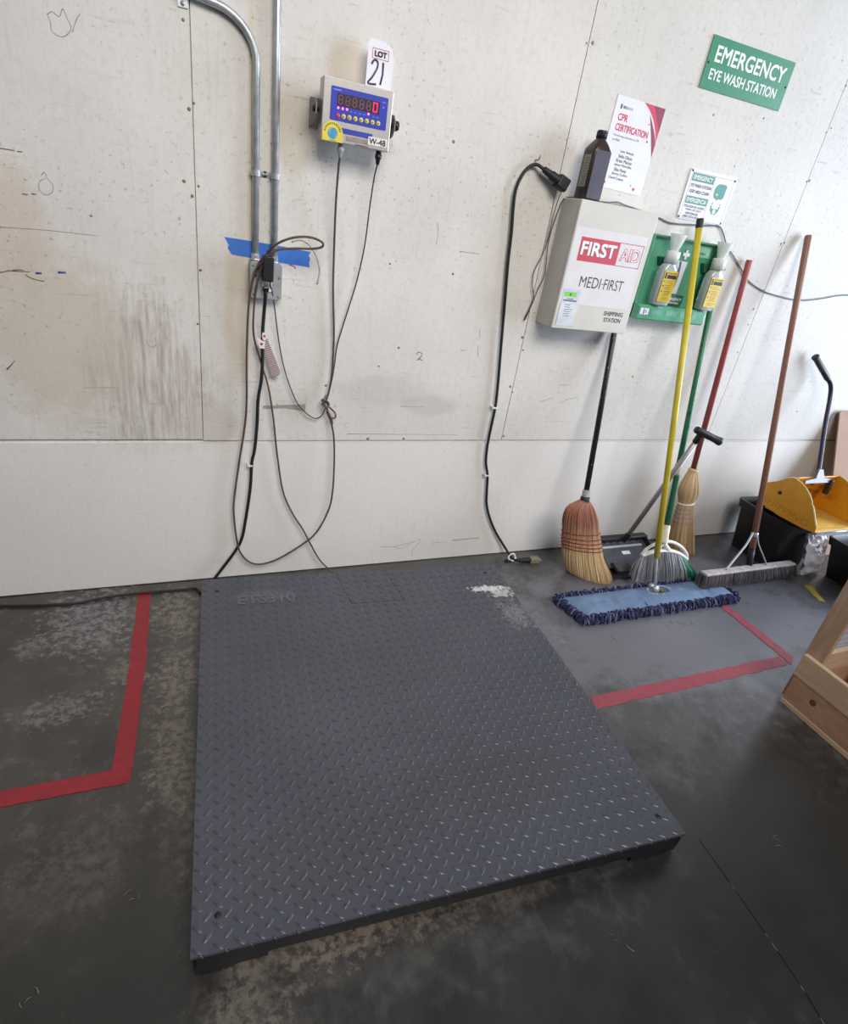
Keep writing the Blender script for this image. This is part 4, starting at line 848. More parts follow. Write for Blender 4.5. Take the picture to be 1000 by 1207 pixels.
def bristle_head(name, secs, mat, parent, n_str, r=0.0016, jag=0.02, seed=1, jit=0.004):
    rnd = random.Random(seed); st = sect(secs); m = len(st); b = MB()
    core = []; n = 20
    for i in range(m): core += [sect_point(st, i, 2 * math.pi * k / n, 0.90) for k in range(n)]
    b.add(core, [(i * n + k, i * n + (k + 1) % n, (i + 1) * n + (k + 1) % n, (i + 1) * n + k) for i in range(m - 2) for k in range(n)], True)
    for s in range(n_str):
        a = rnd.uniform(0, 2 * math.pi); rad = rnd.uniform(0.86, 1.03) if rnd.random() < 0.8 else rnd.uniform(0.3, 0.9)
        da = rnd.uniform(-0.12, 0.12); j = V((rnd.uniform(-1, 1), rnd.uniform(-1, 1), 0)) * jit
        end = m - 1 - (1 if rnd.random() < 0.3 else 0)
        pts = []
        for i in range(0, end + 1, 2):
            q = sect_point(st, i, a + da * i / m, rad) + j * (i / m) ** 2
            pts.append(V((q.x, q.y, max(q.z, 0.0015))))
        tail = pts[-1] + (pts[-1] - pts[-2]).normalized() * rnd.uniform(-0.01, jag)
        pts[-1] = V((tail.x, tail.y, max(0.0015, tail.z)))
        b.tube(pts, [r] * (len(pts) - 1) + [r * 0.5], 4, cap=False)
    return b.build(name, mat, parent), st
def ring(st, i, rad=1.05, n=28, lift=0.0):
    return [sect_point(st, i, 2 * math.pi * k / n, rad) + Z * lift for k in range(n)]

# --- black handled corn broom under the first aid cabinet
bb = thing('corn_broom', 'corn broom with black handle and reddish straw leaning under the first aid cabinet', 'broom', (1.80, -0.26, 0), 0, 'corn brooms')
tip, fer = V((1.735, -0.022, 1.096)), V((1.690, -0.200, 0.392))
ax = (fer - tip).normalized()
black_worn = NT('worn_black_paint'); vec = black_worn.coord()
black_worn.put(black_worn.b.inputs['Base Color'], black_worn.mix(black_worn.ramp(black_worn.noise(vec, 45, 5, 0.7), 0.62, 0.68), lin((30, 27, 28)), lin((150, 140, 132)))); black_worn.b.inputs['Roughness'].default_value = 0.4
MB().tube([tip, tip + ax * 0.004, fer], [0.0105, 0.0125, 0.0125], 14).build('handle', black_worn.m, bb)
MB().lathe([(0.0130, -0.045), (0.0165, -0.044), (0.0170, -0.012), (0.0185, -0.010), (0.0200, 0.012), (0.021, 0.016)], fer, ax, 20).build('ferrule', M['boxgrey'], bb)
MB().lathe([(0.0175, -0.014), (0.0205, -0.012), (0.0215, 0.014), (0.020, 0.017)], fer, ax, 20).build('ferrule_ring', M['rubber'], bb)
secs = [((1.668, -0.200, 0.388), (1.713, -0.200, 0.384), 0.020), ((1.606, -0.203, 0.357), (1.745, -0.206, 0.350), 0.034), ((1.600, -0.203, 0.300), (1.778, -0.216, 0.296), 0.040),
        ((1.618, -0.202, 0.235), (1.800, -0.232, 0.230), 0.040), ((1.637, -0.200, 0.170), (1.820, -0.252, 0.165), 0.040), ((1.655, -0.198, 0.112), (1.838, -0.275, 0.105), 0.042), ((1.690, -0.193, 0.045), (1.868, -0.310, 0.045), 0.046), ((1.725, -0.190, 0.000), (1.885, -0.330, 0.000), 0.050)]
straw1 = straw_material('red_dyed_straw', (160, 106, 88), (216, 188, 144), 0.12, 0.30)
_, st = bristle_head('bristles', secs, straw1, bb, 620, 0.0017, 0.012, 3)
q = MB()
for i in (15, 17, 18.5, 20, 21.5):
    k_ = int(i); q.tube([a.lerp(c, i - k_) for a, c in zip(ring(st, k_, 1.06), ring(st, k_ + 1, 1.06))], 0.0026, 6, closed=True)
look(q.build('stitching', pm('red_twine', (128, 44, 44), 0.7), bb), 'dark red twine stitching')

# --- red handled corn broom
rb = thing('corn_broom', 'corn broom with red handle and natural straw leaning on the wall behind the other tools', 'broom', (2.50, -0.14, 0), 0, 'corn brooms')
tip, fer = V((2.349, -0.020, 1.446)), V((2.392, -0.112, 0.470)); ax = (fer - tip).normalized()
MB().tube([tip, tip + ax * 0.004, fer], [0.0115, 0.0135, 0.0135], 14).build('handle', pm('red_handle_paint', (154, 72, 68), 0.4, 0, 0.06, 12), rb)
secs = [((2.374, -0.112, 0.492), (2.414, -0.114, 0.484), 0.017), ((2.362, -0.114, 0.455), (2.425, -0.116, 0.450), 0.024), ((2.345, -0.118, 0.400), (2.452, -0.122, 0.396), 0.034), ((2.350, -0.119, 0.355), (2.472, -0.124, 0.350), 0.036),
        ((2.376, -0.118, 0.305), (2.462, -0.122, 0.312), 0.030), ((2.382, -0.118, 0.255), (2.480, -0.126, 0.262), 0.032), ((2.390, -0.120, 0.190), (2.508, -0.132, 0.195), 0.036), ((2.402, -0.124, 0.090), (2.552, -0.142, 0.085), 0.042), ((2.425, -0.130, 0.0), (2.585, -0.150, 0.0), 0.046)]
straw2 = straw_material('natural_straw', (214, 184, 142), (212, 180, 138), 0.1, 0.4)
_, st = bristle_head('bristles', secs, straw2, rb, 520, 0.0016, 0.012, 5)
q = MB()
for i in (24, 26, 28, 30): q.tube(ring(st, i, 1.06), 0.0016, 6, closed=True)
look(q.build('stitching', pm('blue_twine', (104, 112, 176), 0.7), rb), 'blue twine stitching')
q = MB(); q.tube(ring(st, 21, 1.07), 0.0040, 8, closed=True); q.build('binding_band', M['white'], rb)
q = MB(); q.tube(ring(st, 2, 1.12), 0.0035, 8, closed=True); q.tube(ring(st, 1, 1.14), 0.0035, 8, closed=True); q.build('neck_binding', straw2, rb)

# --- green handled angle broom
gb = thing('angle_broom', 'plastic broom with green handle and grey and green bristles standing on the floor', 'broom', (2.12, -0.36, 0))
tip, fer = V((2.196, -0.045, 1.240)), V((2.081, -0.352, 0.262)); ax = (fer - tip).normalized()
gw = NT('worn_green_paint'); vec = gw.coord()
gw.put(gw.b.inputs['Base Color'], gw.mix(gw.ramp(gw.noise(vec, 26, 5, 0.7), 0.62, 0.66), lin((38, 108, 72)), lin((40, 50, 44)))); gw.b.inputs['Roughness'].default_value = 0.35
MB().tube([tip, tip + ax * 0.004, fer], [0.0105, 0.0125, 0.0125], 14).build('handle', gw.m, gb)
q = MB(); w0 = tip.lerp(fer, 0.705); q.lathe([(0.0135, -0.030), (0.0165, -0.028), (0.0150, 0.0), (0.0165, 0.018), (0.0135, 0.020)], w0, ax, 14); q.build('tape_wrap', pm('dirty_cloth_tape', (168, 160, 146), 0.8, 0, 0.15, 50), gb)
MB().lathe([(0.0140, -0.052), (0.0175, -0.050), (0.0185, 0.0), (0.0205, 0.012), (0.022, 0.030)], fer, ax, 20).build('socket', pm('cream_socket', (206, 200, 182), 0.4), gb)
GL, GR = V((1.985, -0.350, 0.160)), V((2.285, -0.355, 0.115))
hood = M['white']
q = MB(); base = spline([GL, V((2.05, -0.352, 0.178)), V((2.14, -0.353, 0.176)), V((2.22, -0.354, 0.152)), GR], 5)
q.tube(base, 0.0120, 12, flat=0.8); q.build('bristle_block', hood, gb, 0)
q = MB(); q.tube(spline([GL + Z * 0.004, V((2.000, -0.352, 0.196)), V((2.045, -0.352, 0.222)), V((2.085, -0.352, 0.225))], 6), 0.0075, 10)
q.tube(spline([V((2.088, -0.352, 0.232)), V((2.150, -0.353, 0.221)), V((2.215, -0.354, 0.190)), V((2.265, -0.355, 0.150)), GR + Z * 0.002], 6), 0.0085, 10)
q.tube(spline([V((2.090, -0.352, 0.226)), V((2.115, -0.353, 0.200)), V((2.140, -0.353, 0.180))], 6), [0.013] * 12 + [0.012], 10)
q.tube(spline([V((2.086, -0.352, 0.226)), V((2.070, -0.353, 0.200)), V((2.060, -0.353, 0.180))], 6), [0.012] * 12 + [0.010], 10)
q.build('hood_frame', hood, gb)
def bristle_fan(name, mat, t0, t1, n, seed):
    rnd = random.Random(seed); b = MB()
    for s in range(n):
        t = rnd.uniform(t0, t1); d = rnd.uniform(-1, 1)
        i = t * (len(base) - 1); i0 = min(int(i), len(base) - 2); p = base[i0].lerp(base[i0 + 1], i - i0) + V((0, d * 0.009, -0.008))
        e = V((1.952 + t * 0.425 + rnd.uniform(-0.008, 0.008), -0.372 - 0.02 * t + d * 0.030, 0.042 - 0.040 * t + rnd.uniform(0, 0.010)))
        e.z = max(e.z, 0.002); m_ = p.lerp(e, 0.55) + V(((t - 0.5) * 0.02, d * 0.006, 0.004))
        b.tube([p, p.lerp(m_, 0.6), m_, e], [0.0013, 0.0013, 0.0012, 0.0009], 4, cap=False)
    return b.build(name, mat, gb)
look(bristle_fan('bristles', pm('grey_bristles', (152, 152, 158), 0.5, 0, 0.05, island=0.35), 0.0, 0.78, 620, 11), 'grey bristles')
look(bristle_fan('bristles', pm('green_bristles', (36, 132, 92), 0.5, 0, 0.05, island=0.3), 0.76, 1.0, 220, 12), 'green bristles')

# --- yellow handled dust mop
dm = thing('dust_mop', 'wide blue dust mop with yellow handle lying on the floor below the eye wash station', 'dust mop', (2.0, -0.5, 0))
tip, low = V((1.966, -0.055, 1.560)), V((2.0035, -0.418, 0.190)); ax = (low - tip).normalized()
MB().tube([tip + ax * 0.028, low], [0.0130, 0.0130], 14).build('handle', pm('yellow_handle', (204, 186, 54), 0.38, 0, 0.05, 10), dm)
MB().lathe([(0.0, -0.002), (0.0125, 0.0), (0.0142, 0.004), (0.0142, 0.032), (0.0135, 0.034)], tip, ax, 18).build('handle_cap', M['rubber'], dm)
jt = V((2.010, -0.462, 0.062))
q = MB(); q.tube([low - ax * 0.012, low + ax * 0.004, low.lerp(jt, 0.5), jt], [0.0075, 0.0075, 0.0072, 0.0075], 12); q.build('handle_rod', M['galv'], dm)
q = MB(); q.lathe([(0, -0.008), (0.017, -0.007), (0.0185, 0), (0.017, 0.007), (0, 0.008)], jt + V((0, -0.012, -0.008)), (0.25, -0.9, 0.35), 20); q.lathe([(0, -0.006), (0.013, -0.005), (0.013, 0.014), (0, 0.016)], jt + V((-0.012, 0.006, -0.006)), (-0.3, 0.3, 0.9), 16); q.build('swivel_joint', M['galv'], dm)
PXa, PXb, PYa, PYb = 1.535, 2.455, -0.568, -0.408
skew = lambda x, y: V((x + (y + 0.5) * -0.22 if x < 1.9 else x + (y + 0.5) * 0.05, y, 0))
def pad(u, v):
    p = skew(PXa + (PXb - PXa) * u, PYa + (PYb - PYa) * v)
    e = min(u * 9, (1 - u) * 9, v * 2.6, (1 - v) * 2.6, 1.0)
    h = 0.020 + 0.022 * (1 - (1 - e) ** 2)
    h += 0.0045 * (mnoise.noise(V((u * 26, v * 3.0, 1.3)))) * e + 0.003 * mnoise.noise(V((u * 60 + v * 9, v * 7, 4))) * e
    c = math.hypot((p.x - 2.035) / 0.062, (p.y + 0.468) / 0.030)
    if c < 1: h = max(0.022, h - 0.016 * min(1, (1 - c) * 4))
    return V((p.x, p.y, h))
fab = NT('blue_cotton_pad'); vec = fab.coord()
fab.put(fab.b.inputs['Base Color'], fab.mix(fab.ramp(fab.noise(vec, 7, 5, 0.6), 0.35, 0.7), lin((94, 115, 146)), lin((114, 137, 168)))); fab.b.inputs['Roughness'].default_value = 0.85; fab.bump(fab.noise(vec, 260, 2), 0.25, 0.002)
MB().grid(pad, 110, 34).build('pad_cover', fab.m, dm)
q = MB(); q.prism([(PXa + 0.01, PYa + 0.01), (PXb - 0.01, PYa + 0.01), (PXb - 0.01, PYb - 0.01), (PXa + 0.01, PYb - 0.01)], (0, 0, 0.004), X, Y, Z * 0.014); q.build('pad_core', pm('navy_backing', (44, 48, 84), 0.9), dm)
q = MB(); q.tube([V((2.035 + 0.064 * math.cos(a), -0.468 + 0.031 * math.sin(a), 0.0415)) for a in [2 * math.pi * i / 28 for i in range(28)]], 0.0032, 6, closed=True, flat=0.5); q.build('slot_hem', pm('pale_blue_hem', (170, 188, 208), 0.8), dm)
q = MB(); q.prism(rrect(1.985, 2.088, -0.485, -0.451, 0.012), (0, 0, 0.024), X, Y, Z * 0.006); q.prism(rrect(2.045, 2.060, -0.480, -0.456, 0.003), (0, 0, 0.030), X, Y, Z * 0.010); q.build('metal_frame', M['nail'], dm)
q = MB(); rnd = random.Random(21)
def fringe_at(t):
    w, d = PXb - PXa, PYb - PYa; L = 2 * (w + d); s = t * L
    if s < w: return skew(PXa + s, PYa), V((0, -1, 0))
    s -= w
    if s < d: return skew(PXb, PYa + s), V((1, 0, 0))
    s -= d
    if s < w: return skew(PXb - s, PYb), V((0, 1, 0))
    s -= w
    return skew(PXa, PYb - s), V((-1, -0.1, 0))
for s in range(1800):
    p, nrm = fringe_at(rnd.random()); tg = nrm.cross(Z)
    p = p - nrm * rnd.uniform(0.0, 0.022); L = rnd.uniform(0.014, 0.031); sw = rnd.uniform(-0.016, 0.016); h0 = rnd.uniform(0.010, 0.030)
    a = p + Z * h0; b_ = p + nrm * L * 0.6 + tg * sw * 0.5 + Z * min(0.042, h0 + rnd.uniform(0.002, 0.010)); c = p + nrm * L + tg * sw + Z * rnd.uniform(0.004, 0.018); e = p + nrm * (L * 0.85) + tg * (sw + rnd.choice((-0.008, 0.008))) + Z * 0.0045
    q.tube(spline([a, b_, c, e], 3), 0.0027, 5)
fk = NT('navy_yarn'); g = fk.n('ShaderNodeNewGeometry'); cr_ = fk.n('ShaderNodeValToRGB'); fk.t.links.new(g.outputs['Random Per Island'], cr_.inputs[0])
cr_.color_ramp.elements[0].color = lin((28, 29, 46)); cr_.color_ramp.elements[1].color = lin((128, 130, 166))
e_ = cr_.color_ramp.elements.new(0.45); e_.color = lin((48, 51, 92)); e_ = cr_.color_ramp.elements.new(0.75); e_.color = lin((66, 72, 122))
fk.put(fk.b.inputs['Base Color'], cr_.outputs[0]); fk.b.inputs['Roughness'].default_value = 0.9
q.build('yarn_fringe', fk.m, dm)

# --- push broom
pb_ = thing('push_broom', 'wide push broom with brown wooden handle and dusty grey brush near the bins', 'broom', (2.6, -0.46, 0))
wood = NT('brown_handle_wood'); vec = wood.coord(scale=(60, 60, 3))
wood.put(wood.b.inputs['Base Color'], wood.mix(wood.noise(vec, 1.5, 5), lin((136, 96, 78)), lin((160, 118, 98)))); wood.b.inputs['Roughness'].default_value = 0.4
A0, B0 = V((2.262, -0.480, 0.046)), V((3.040, -0.428, 0.002)); up = V((-0.022, 0.012, 1)).normalized(); al = (B0 - A0).normalized(); fw = al.cross(up).normalized()
if fw.y > 0: fw = -fw
A1, B1 = A0 + up * 0.060, B0 + up * 0.060
tip, low = V((2.642, -0.022, 1.580)), V((2.640, -0.430, 0.112)); ax = (low - tip).normalized()
MB().tube([tip, tip + ax * 0.005, low], [0.0125, 0.0145, 0.0145], 16).build('handle', wood.m, pb_)
MB().tube([low - ax * 0.075, low + ax * 0.030], [0.0152, 0.0152], 14).build('handle_socket', M['frame'], pb_)
q = MB(); q.frame_box(A1 + al * 0.01 - fw * 0.020, al * 0.715, fw * 0.042, up * 0.015); q.build('brush_block', pm('dusty_block', (176, 168, 166), 0.8, 0, 0.12, 40), pb_, 0.006, 3)
q = MB(); rnd = random.Random(31)
for s in range(2600):
    t = rnd.random(); d = rnd.uniform(-1, 1)
    p = A1 + al * (0.012 + t * 0.71) + fw * d * 0.0215 + up * 0.009
    e = A0 + al * (0.0 + t * 0.755) + fw * (d * 0.032 + 0.006) + up * rnd.uniform(0, 0.008) + al * rnd.uniform(-0.006, 0.010); e.z = max(e.z, 0.002)
    m_ = p.lerp(e, 0.55) + fw * d * 0.004
    q.tube([p, m_, e], [0.0014, 0.0014, 0.001], 4, cap=False)
q.build('bristles', pm('dusty_grey_bristles', (112, 106, 110), 0.75, 0, 0.15, 10, island=0.28), pb_)
q = MB(); hp = tip.lerp(low, 0.905)
for f in (0.26, 0.74):
    e = A1 + al * (0.67 * f) + up * 0.017; k_ = hp + (e - hp) * 0.10 + V((0, 0, 0.012))
    q.tube(spline([hp + fw * 0.010 + Z * 0.004, hp + (al * (-0.016 if f < 0.5 else 0.016)) + Z * 0.008, hp.lerp(e, 0.30), hp.lerp(e, 0.7), e], 4), 0.0050, 8, flat=0.6)
q.build('brace', pm('painted_brace', (196, 204, 210), 0.35, 0.3, 0.05), pb_)
MB().lathe([(0.0165, -0.010), (0.0175, -0.008), (0.0175, 0.008), (0.0165, 0.010)], hp, ax, 16).build('brace_collar', M['galv'], pb_)

# --- lobby dustpan with tilted silver handle
ld = thing('lobby_dustpan', 'black upright dustpan with tilted silver handle between the brooms', 'dustpan', (2.04, -0.2, 0))
dkp = pm('dusty_black_plastic', (44, 43, 47), 0.5, 0, 0.12, 14)
LX0, LX1, LYB, LYF = 1.905, 2.215, -0.105, -0.310
q = MB()
q.prism([(LYB, 0.004), (LYB, 0.104), (LYB - 0.02, 0.114), (LYB - 0.060, 0.104), (LYF, 0.020), (LYF - 0.012, 0.004)], (LX0 - 0.012, 0, 0), Y, Z, X * 0.010)
q.prism([(LYB, 0.004), (LYB, 0.104), (LYB - 0.02, 0.114), (LYB - 0.060, 0.104), (LYF, 0.020), (LYF - 0.012, 0.004)], (LX1 + 0.002, 0, 0), Y, Z, X * 0.010)
q.box(LX0 - 0.004, LX1 + 0.004, LYB, LYB + 0.008, 0.004, 0.104)
q.box(LX0 - 0.004, LX1 + 0.004, LYF, LYB, 0.003, 0.008)
q.build('pan', dkp, ld, 0.002)
q = MB(); q.frame_box((LX0 - 0.016, LYB - 0.030, 0.104), (LX1 - LX0 + 0.032, 0, 0), (0, 0.038, 0), (0, 0, 0.018)); q.build('top_bar', M['black'], ld, 0.005, 3)
q = MB(); q.frame_box((LX0, LYB - 0.004, 0.096), (LX1 - LX0, 0, 0), (0, -0.150, -0.060), (0, 0.004, -0.006)); dl = q.build('sloping_deck', pm('grey_black_plastic', (74, 74, 82), 0.45, 0, 0.12, 16), ld)
dd = V((0, -0.150, -0.060)); nn = V((0, -0.46, 0.888)); o = V((LX0, LYB - 0.004, 0.096))
q = MB(); q.frame_box(o + X * 0.030 + dd * 0.24, X * 0.25, dd * 0.07, nn * 0.006); look(q.build('ridge', pm('scuffed_edge', (176, 172, 176), 0.5), dl), 'pale scuffed ridge')
q = MB(); q.frame_box(o + X * 0.135 + dd * 0.45, X * 0.048, dd * 0.12, nn * 0.0012); q.build('label', M['paper'], dl)
q = MB()
for k_ in range(7): q.lathe([(0.012, 0), (0.010, 0.004), (0, 0.005)], o + X * (0.03 + k_ * 0.042) + dd * 0.08, nn, 10)
q.build('rib', M['black'], dl)
q = MB(); q.frame_box(V((LX0 + 0.018, -0.245, 0.050)), V((0.085, -0.012, 0)), V((0.016, -0.045, -0.026)), V((0.0, -0.010, 0.018))); q.build('side_grip_pad', pm('dark_grey_pad', (62, 60, 62), 0.6, 0, 0.1, 30), ld, 0.003)
hb, ht = V((2.084, -0.135, 0.118)), V((2.094, -0.325, 0.752)); hx = (ht - hb).normalized()
MB().tube([hb + hx * 0.01, ht], [0.0118, 0.0118], 16).build('handle', pm('grey_aluminium', (162, 162, 166), 0.35, 0.6, 0.05, 20), ld)
q = MB(); q.lathe([(0.019, -0.004), (0.019, 0.010), (0.0135, 0.030), (0.0125, 0.034)], hb, hx, 16); q.build('handle_socket', M['black'], ld)
g0, g1 = V((2.062, -0.322, 0.775)), V((2.192, -0.358, 0.732)); gd = (g1 - g0).normalized()
q = MB(); q.lathe([(0, -0.004), (0.014, -0.003), (0.016, 0.004), (0.0155, 0.030), (0.0165, 0.05), (0.0155, 0.09), (0.0165, 0.118), (0.0185, 0.128), (0.0185, 0.136), (0.010, 0.138), (0.010, 0.132), (0, 0.132)], g0, gd, 20)
q.tube([ht - hx * 0.04, ht + hx * 0.005, g0 + gd * 0.016], [0.0145, 0.0155, 0.013], 14); q.build('grip', M['black'], ld)

# ================================================================ bins, yellow dustpan, bag, board
def bin_(label, x0, x1, y0, y1, h, flare):
    t = thing('storage_bin', label, 'bin', ((x0 + x1) / 2, (y0 + y1) / 2, 0), 0, 'black storage bins')
    def ringp(e, z, r=0.02): return [V((p[0], p[1], z)) for p in rrect(x0 - e, x1 + e, y0 - e, y1 + e, r, 4)]
    prof = [(0.0, 0.002), (flare * 0.85, h - 0.045), (flare * 0.85 + 0.010, h - 0.045), (flare + 0.010, h - 0.012), (flare + 0.012, h), (flare + 0.004, h), (flare * 0.85 - 0.006, h - 0.045), (-0.006, 0.008)]
    q = MB(); n = len(ringp(0, 0)); vs = []
    for e, z in prof: vs += ringp(e, z)
    fs = [(i * n + k, i * n + (k + 1) % n, (i + 1) * n + (k + 1) % n, (i + 1) * n + k) for i in range(len(prof) - 1) for k in range(n)]
    fs += [tuple(range(n - 1, -1, -1)), tuple(range((len(prof) - 1) * n, len(prof) * n))]
    q.add(vs, fs, True); o = q.build('bin_body', M['bin'], t, 0)
    m = o.modifiers.new('e', 'EDGE_SPLIT'); m.split_angle = math.radians(40)
    return t
M['bin'] = pm('black_bin_plastic', (27, 26, 28), 0.4, 0, 0.12, 10)
bin_('black open plastic bin against the wall, under the yellow dustpan', 2.908, 3.165, -0.372, -0.112, 0.285, 0.030)
bin_('black plastic bin at the right edge, right of the crumpled white bag', 3.222, 3.52, -0.76, -0.478, 0.228, 0.040)
bg = MB()
TL, TR, BRc, BL = V((3.010, -0.424, 0.240)), V((3.156, -0.424, 0.246)), V((3.208, -0.458, 0.006)), V((3.060, -0.460, 0.004))
def bag(u, v):
    p = BL.lerp(BRc, u).lerp(TL.lerp(TR, u), v); e = math.sin(math.pi * min(max(u, 0), 1)) * math.sin(math.pi * min(max(v * 0.94 + 0.03, 0), 1))
    w = mnoise.noise(V((u * 5, v * 6, 2.1))) * 0.016 + mnoise.noise(V((u * 13, v * 11, 7.7))) * 0.007
    return p + V((0, -0.045 * e - w, w * 0.3))
bg.grid(bag, 36, 36)
bg.grid(lambda u, v: bag(1 - u, v) + V((0, 0.012 + 0.03 * math.sin(math.pi * u) * math.sin(math.pi * v) , 0)) + V((0, 0.09 * math.sin(math.pi * u) * math.sin(math.pi * v), 0)) * 0.2, 20, 20)
bgo = bg.build('plastic_bag', pm('white_plastic_film', (236, 236, 244), 0.25, 0, 0.04, 8, coat=0.6)); tag(bgo, 'crumpled white plastic bag with faded red print stuffed between the black bins', 'plastic bag')
q = MB(); rnd = random.Random(5)
for row, (v0, sz) in enumerate(((0.70, 0.085), (0.58, 0.07))):
    for k_ in range(9):
        u0 = 0.22 + k_ * 0.068 + row * 0.02
        pts = [bag(u0 + rnd.uniform(0, 0.05), v0 + k_ * 0.012 + rnd.uniform(0, sz)) + V((0, -0.0018, 0)) for _ in range(4)]
        q.tube(pts, 0.0022, 5, flat=0.3, up=(0, -1, 0))
o = q.build('faded_print', pm('faded_red_print', (150, 84, 112), 0.6)); o.parent = bgo

yd_ = thing('yellow_dustpan', 'big yellow dustpan with dark bent handle resting on the black bins', 'dustpan', (3.08, -0.33, 0.29))
yk = NT('yellow_pan_plastic'); vec = yk.coord()
c_ = yk.mix(yk.ramp(yk.noise(vec, 6, 5), 0.3, 0.7), lin((212, 146, 34)), lin((228, 168, 48)))
c_ = yk.mix(yk.math('MULTIPLY', yk.ramp(yk.noise(vec, 24, 7, 0.75), 0.48, 0.58), yk.blob(vec, (0.06, 0.06, 0.10), (0.14, 0.14, 0.10), 0.4, 20)), c_, lin((92, 46, 22)))
yk.put(yk.b.inputs['Base Color'], c_); yk.b.inputs['Roughness'].default_value = 0.38; yk.b.inputs['Subsurface Weight'].default_value = 0.0
YM = yk.m; yedge = pm('pale_worn_edge', (236, 214, 160), 0.4)
side = [(-0.165, 0.305), (-0.150, 0.345), (-0.155, 0.415), (-0.215, 0.452), (-0.262, 0.492), (-0.290, 0.506)] + bez((-0.290, 0.506), (-0.370, 0.500), (-0.420, 0.440), 6)[1:] + [(-0.428, 0.425), (-0.438, 0.420), (-0.470, 0.375), (-0.500, 0.330), (-0.505, 0.306), (-0.44, 0.296), (-0.30, 0.292)]
YX0, YX1 = 2.900, 3.262
for x, nm in ((YX0, 'side_wall'), (YX1 - 0.005, 'side_wall')):
    q = MB(); q.prism(side, (x, 0, 0), Y, Z, X * 0.005); sw_ = q.build(nm, YM, yd_, 0.001)
    q = MB(); q.tube(spline([(x + 0.0025, a, b) for a, b in side[4:16]], 3), 0.0045, 6); q.build('rolled_edge', yedge, sw_)
    if x == YX0:
        q = MB(); q.text('SHIPPING', (x - 0.0006, -0.180, 0.322), V((0, -1, -0.04)), V((0, -0.25, 1)), 0.27, 0.034, -0.016); look(q.build('handwriting', pm('faint_marker', (184, 128, 38), 0.6), sw_), 'faint handwritten word')
        q = MB(); q.lathe([(0.010, 0), (0.009, 0.004), (0, 0.005)], (x, -0.255, 0.405), (-1, 0, 0), 14); q.build('rivet', M['rubber'], sw_)
q = MB(); q.grid(lambda u, v: V((YX0 + 0.004 + (YX1 - YX0 - 0.008) * u, -0.215 - 0.075 * v ** 1.5, 0.296 + 0.210 * v)), 8, 14); q.build('back_wall', YM, yd_).modifiers.new('s', 'SOLIDIFY').thickness = 0.004
q = MB(); q.grid(lambda u, v: V((YX0 + 0.004 + (YX1 - YX0 - 0.008) * u, -0.510 + 0.30 * v, 0.300 + 0.012 * (1 - v) * (1 if v < 0.9 else 1) - 0.004)), 24, 10); q.build('pan_floor', pm('worn_yellow_floor', (226, 186, 96), 0.4, 0, 0.12, 20, stretch=(1, 8, 1)), yd_).modifiers.new('s', 'SOLIDIFY').thickness = 0.004
q = MB(); q.tube([(YX0, -0.512, 0.308), (YX1, -0.512, 0.308)], 0.006, 8, flat=0.6); q.box(YX0, YX1, -0.514, -0.508, 0.290, 0.308); q.build('front_lip', pm('bright_lip', (190, 190, 206), 0.3, 0.3), yd_)
hp_ = [(3.078, -0.290, 0.500), (3.095, -0.262, 0.560), (3.140, -0.170, 0.740), (3.170, -0.112, 0.868), (3.168, -0.085, 0.935), (3.140, -0.068, 0.968), (3.100, -0.056, 0.998), (3.020, -0.036, 1.066)]
MB().tube(spline(hp_[:6], 5), 0.0115, 14).build('handle', pm('navy_metal_tube', (44, 40, 58), 0.3, 0.4, 0.06), yd_)
g0, g1 = V(hp_[5]), V(hp_[7]); gd = (g1 - g0).normalized(); gl_ = (g1 - g0).length
MB().lathe([(0.013, -0.01), (0.0155, 0.0), (0.0155, gl_ - 0.012), (0.018, gl_ - 0.010), (0.018, gl_ - 0.002), (0.014, gl_), (0, gl_)], g0, gd, 18).build('grip', M['black'], yd_)
q = MB(); q.prism([(-0.110, -0.012), (0.110, -0.012), (0.108, 0.004), (0.040, 0.014), (0.020, 0.060), (-0.014, 0.060), (-0.030, 0.014), (-0.108, 0.004)], (3.072, -0.302, 0.494), X, V((0.08, 0.35, 0.9)).normalized(), V((0, -0.010, 0))); q.build('handle_yoke', pm('grey_yoke', (98, 98, 112), 0.4, 0.0), yd_, 0.002)
q = MB(); q.prism(rrect(3.155, 3.178, 0.415, 0.500, 0.010), (0, -0.325, 0), X, Z, (0, 0.026, 0)); q.build('latch', M['black'], yd_, 0.003)

cb = MB(); cb.prism([(3.455, 0), (4.15, 0), (4.15, 1), (3.470, 1), (3.455, 0.99)], (0, -0.310, 0.001), X, V((0, 0.298, 0.775)), V((0, -0.0075, 0.003)))
tag(cb.build('cardboard_sheet', pm('brown_cardboard', (152, 120, 98), 0.75, 0, 0.04, 12)), 'brown cardboard sheet leaning on the wall behind the bins at the right edge', 'cardboard')

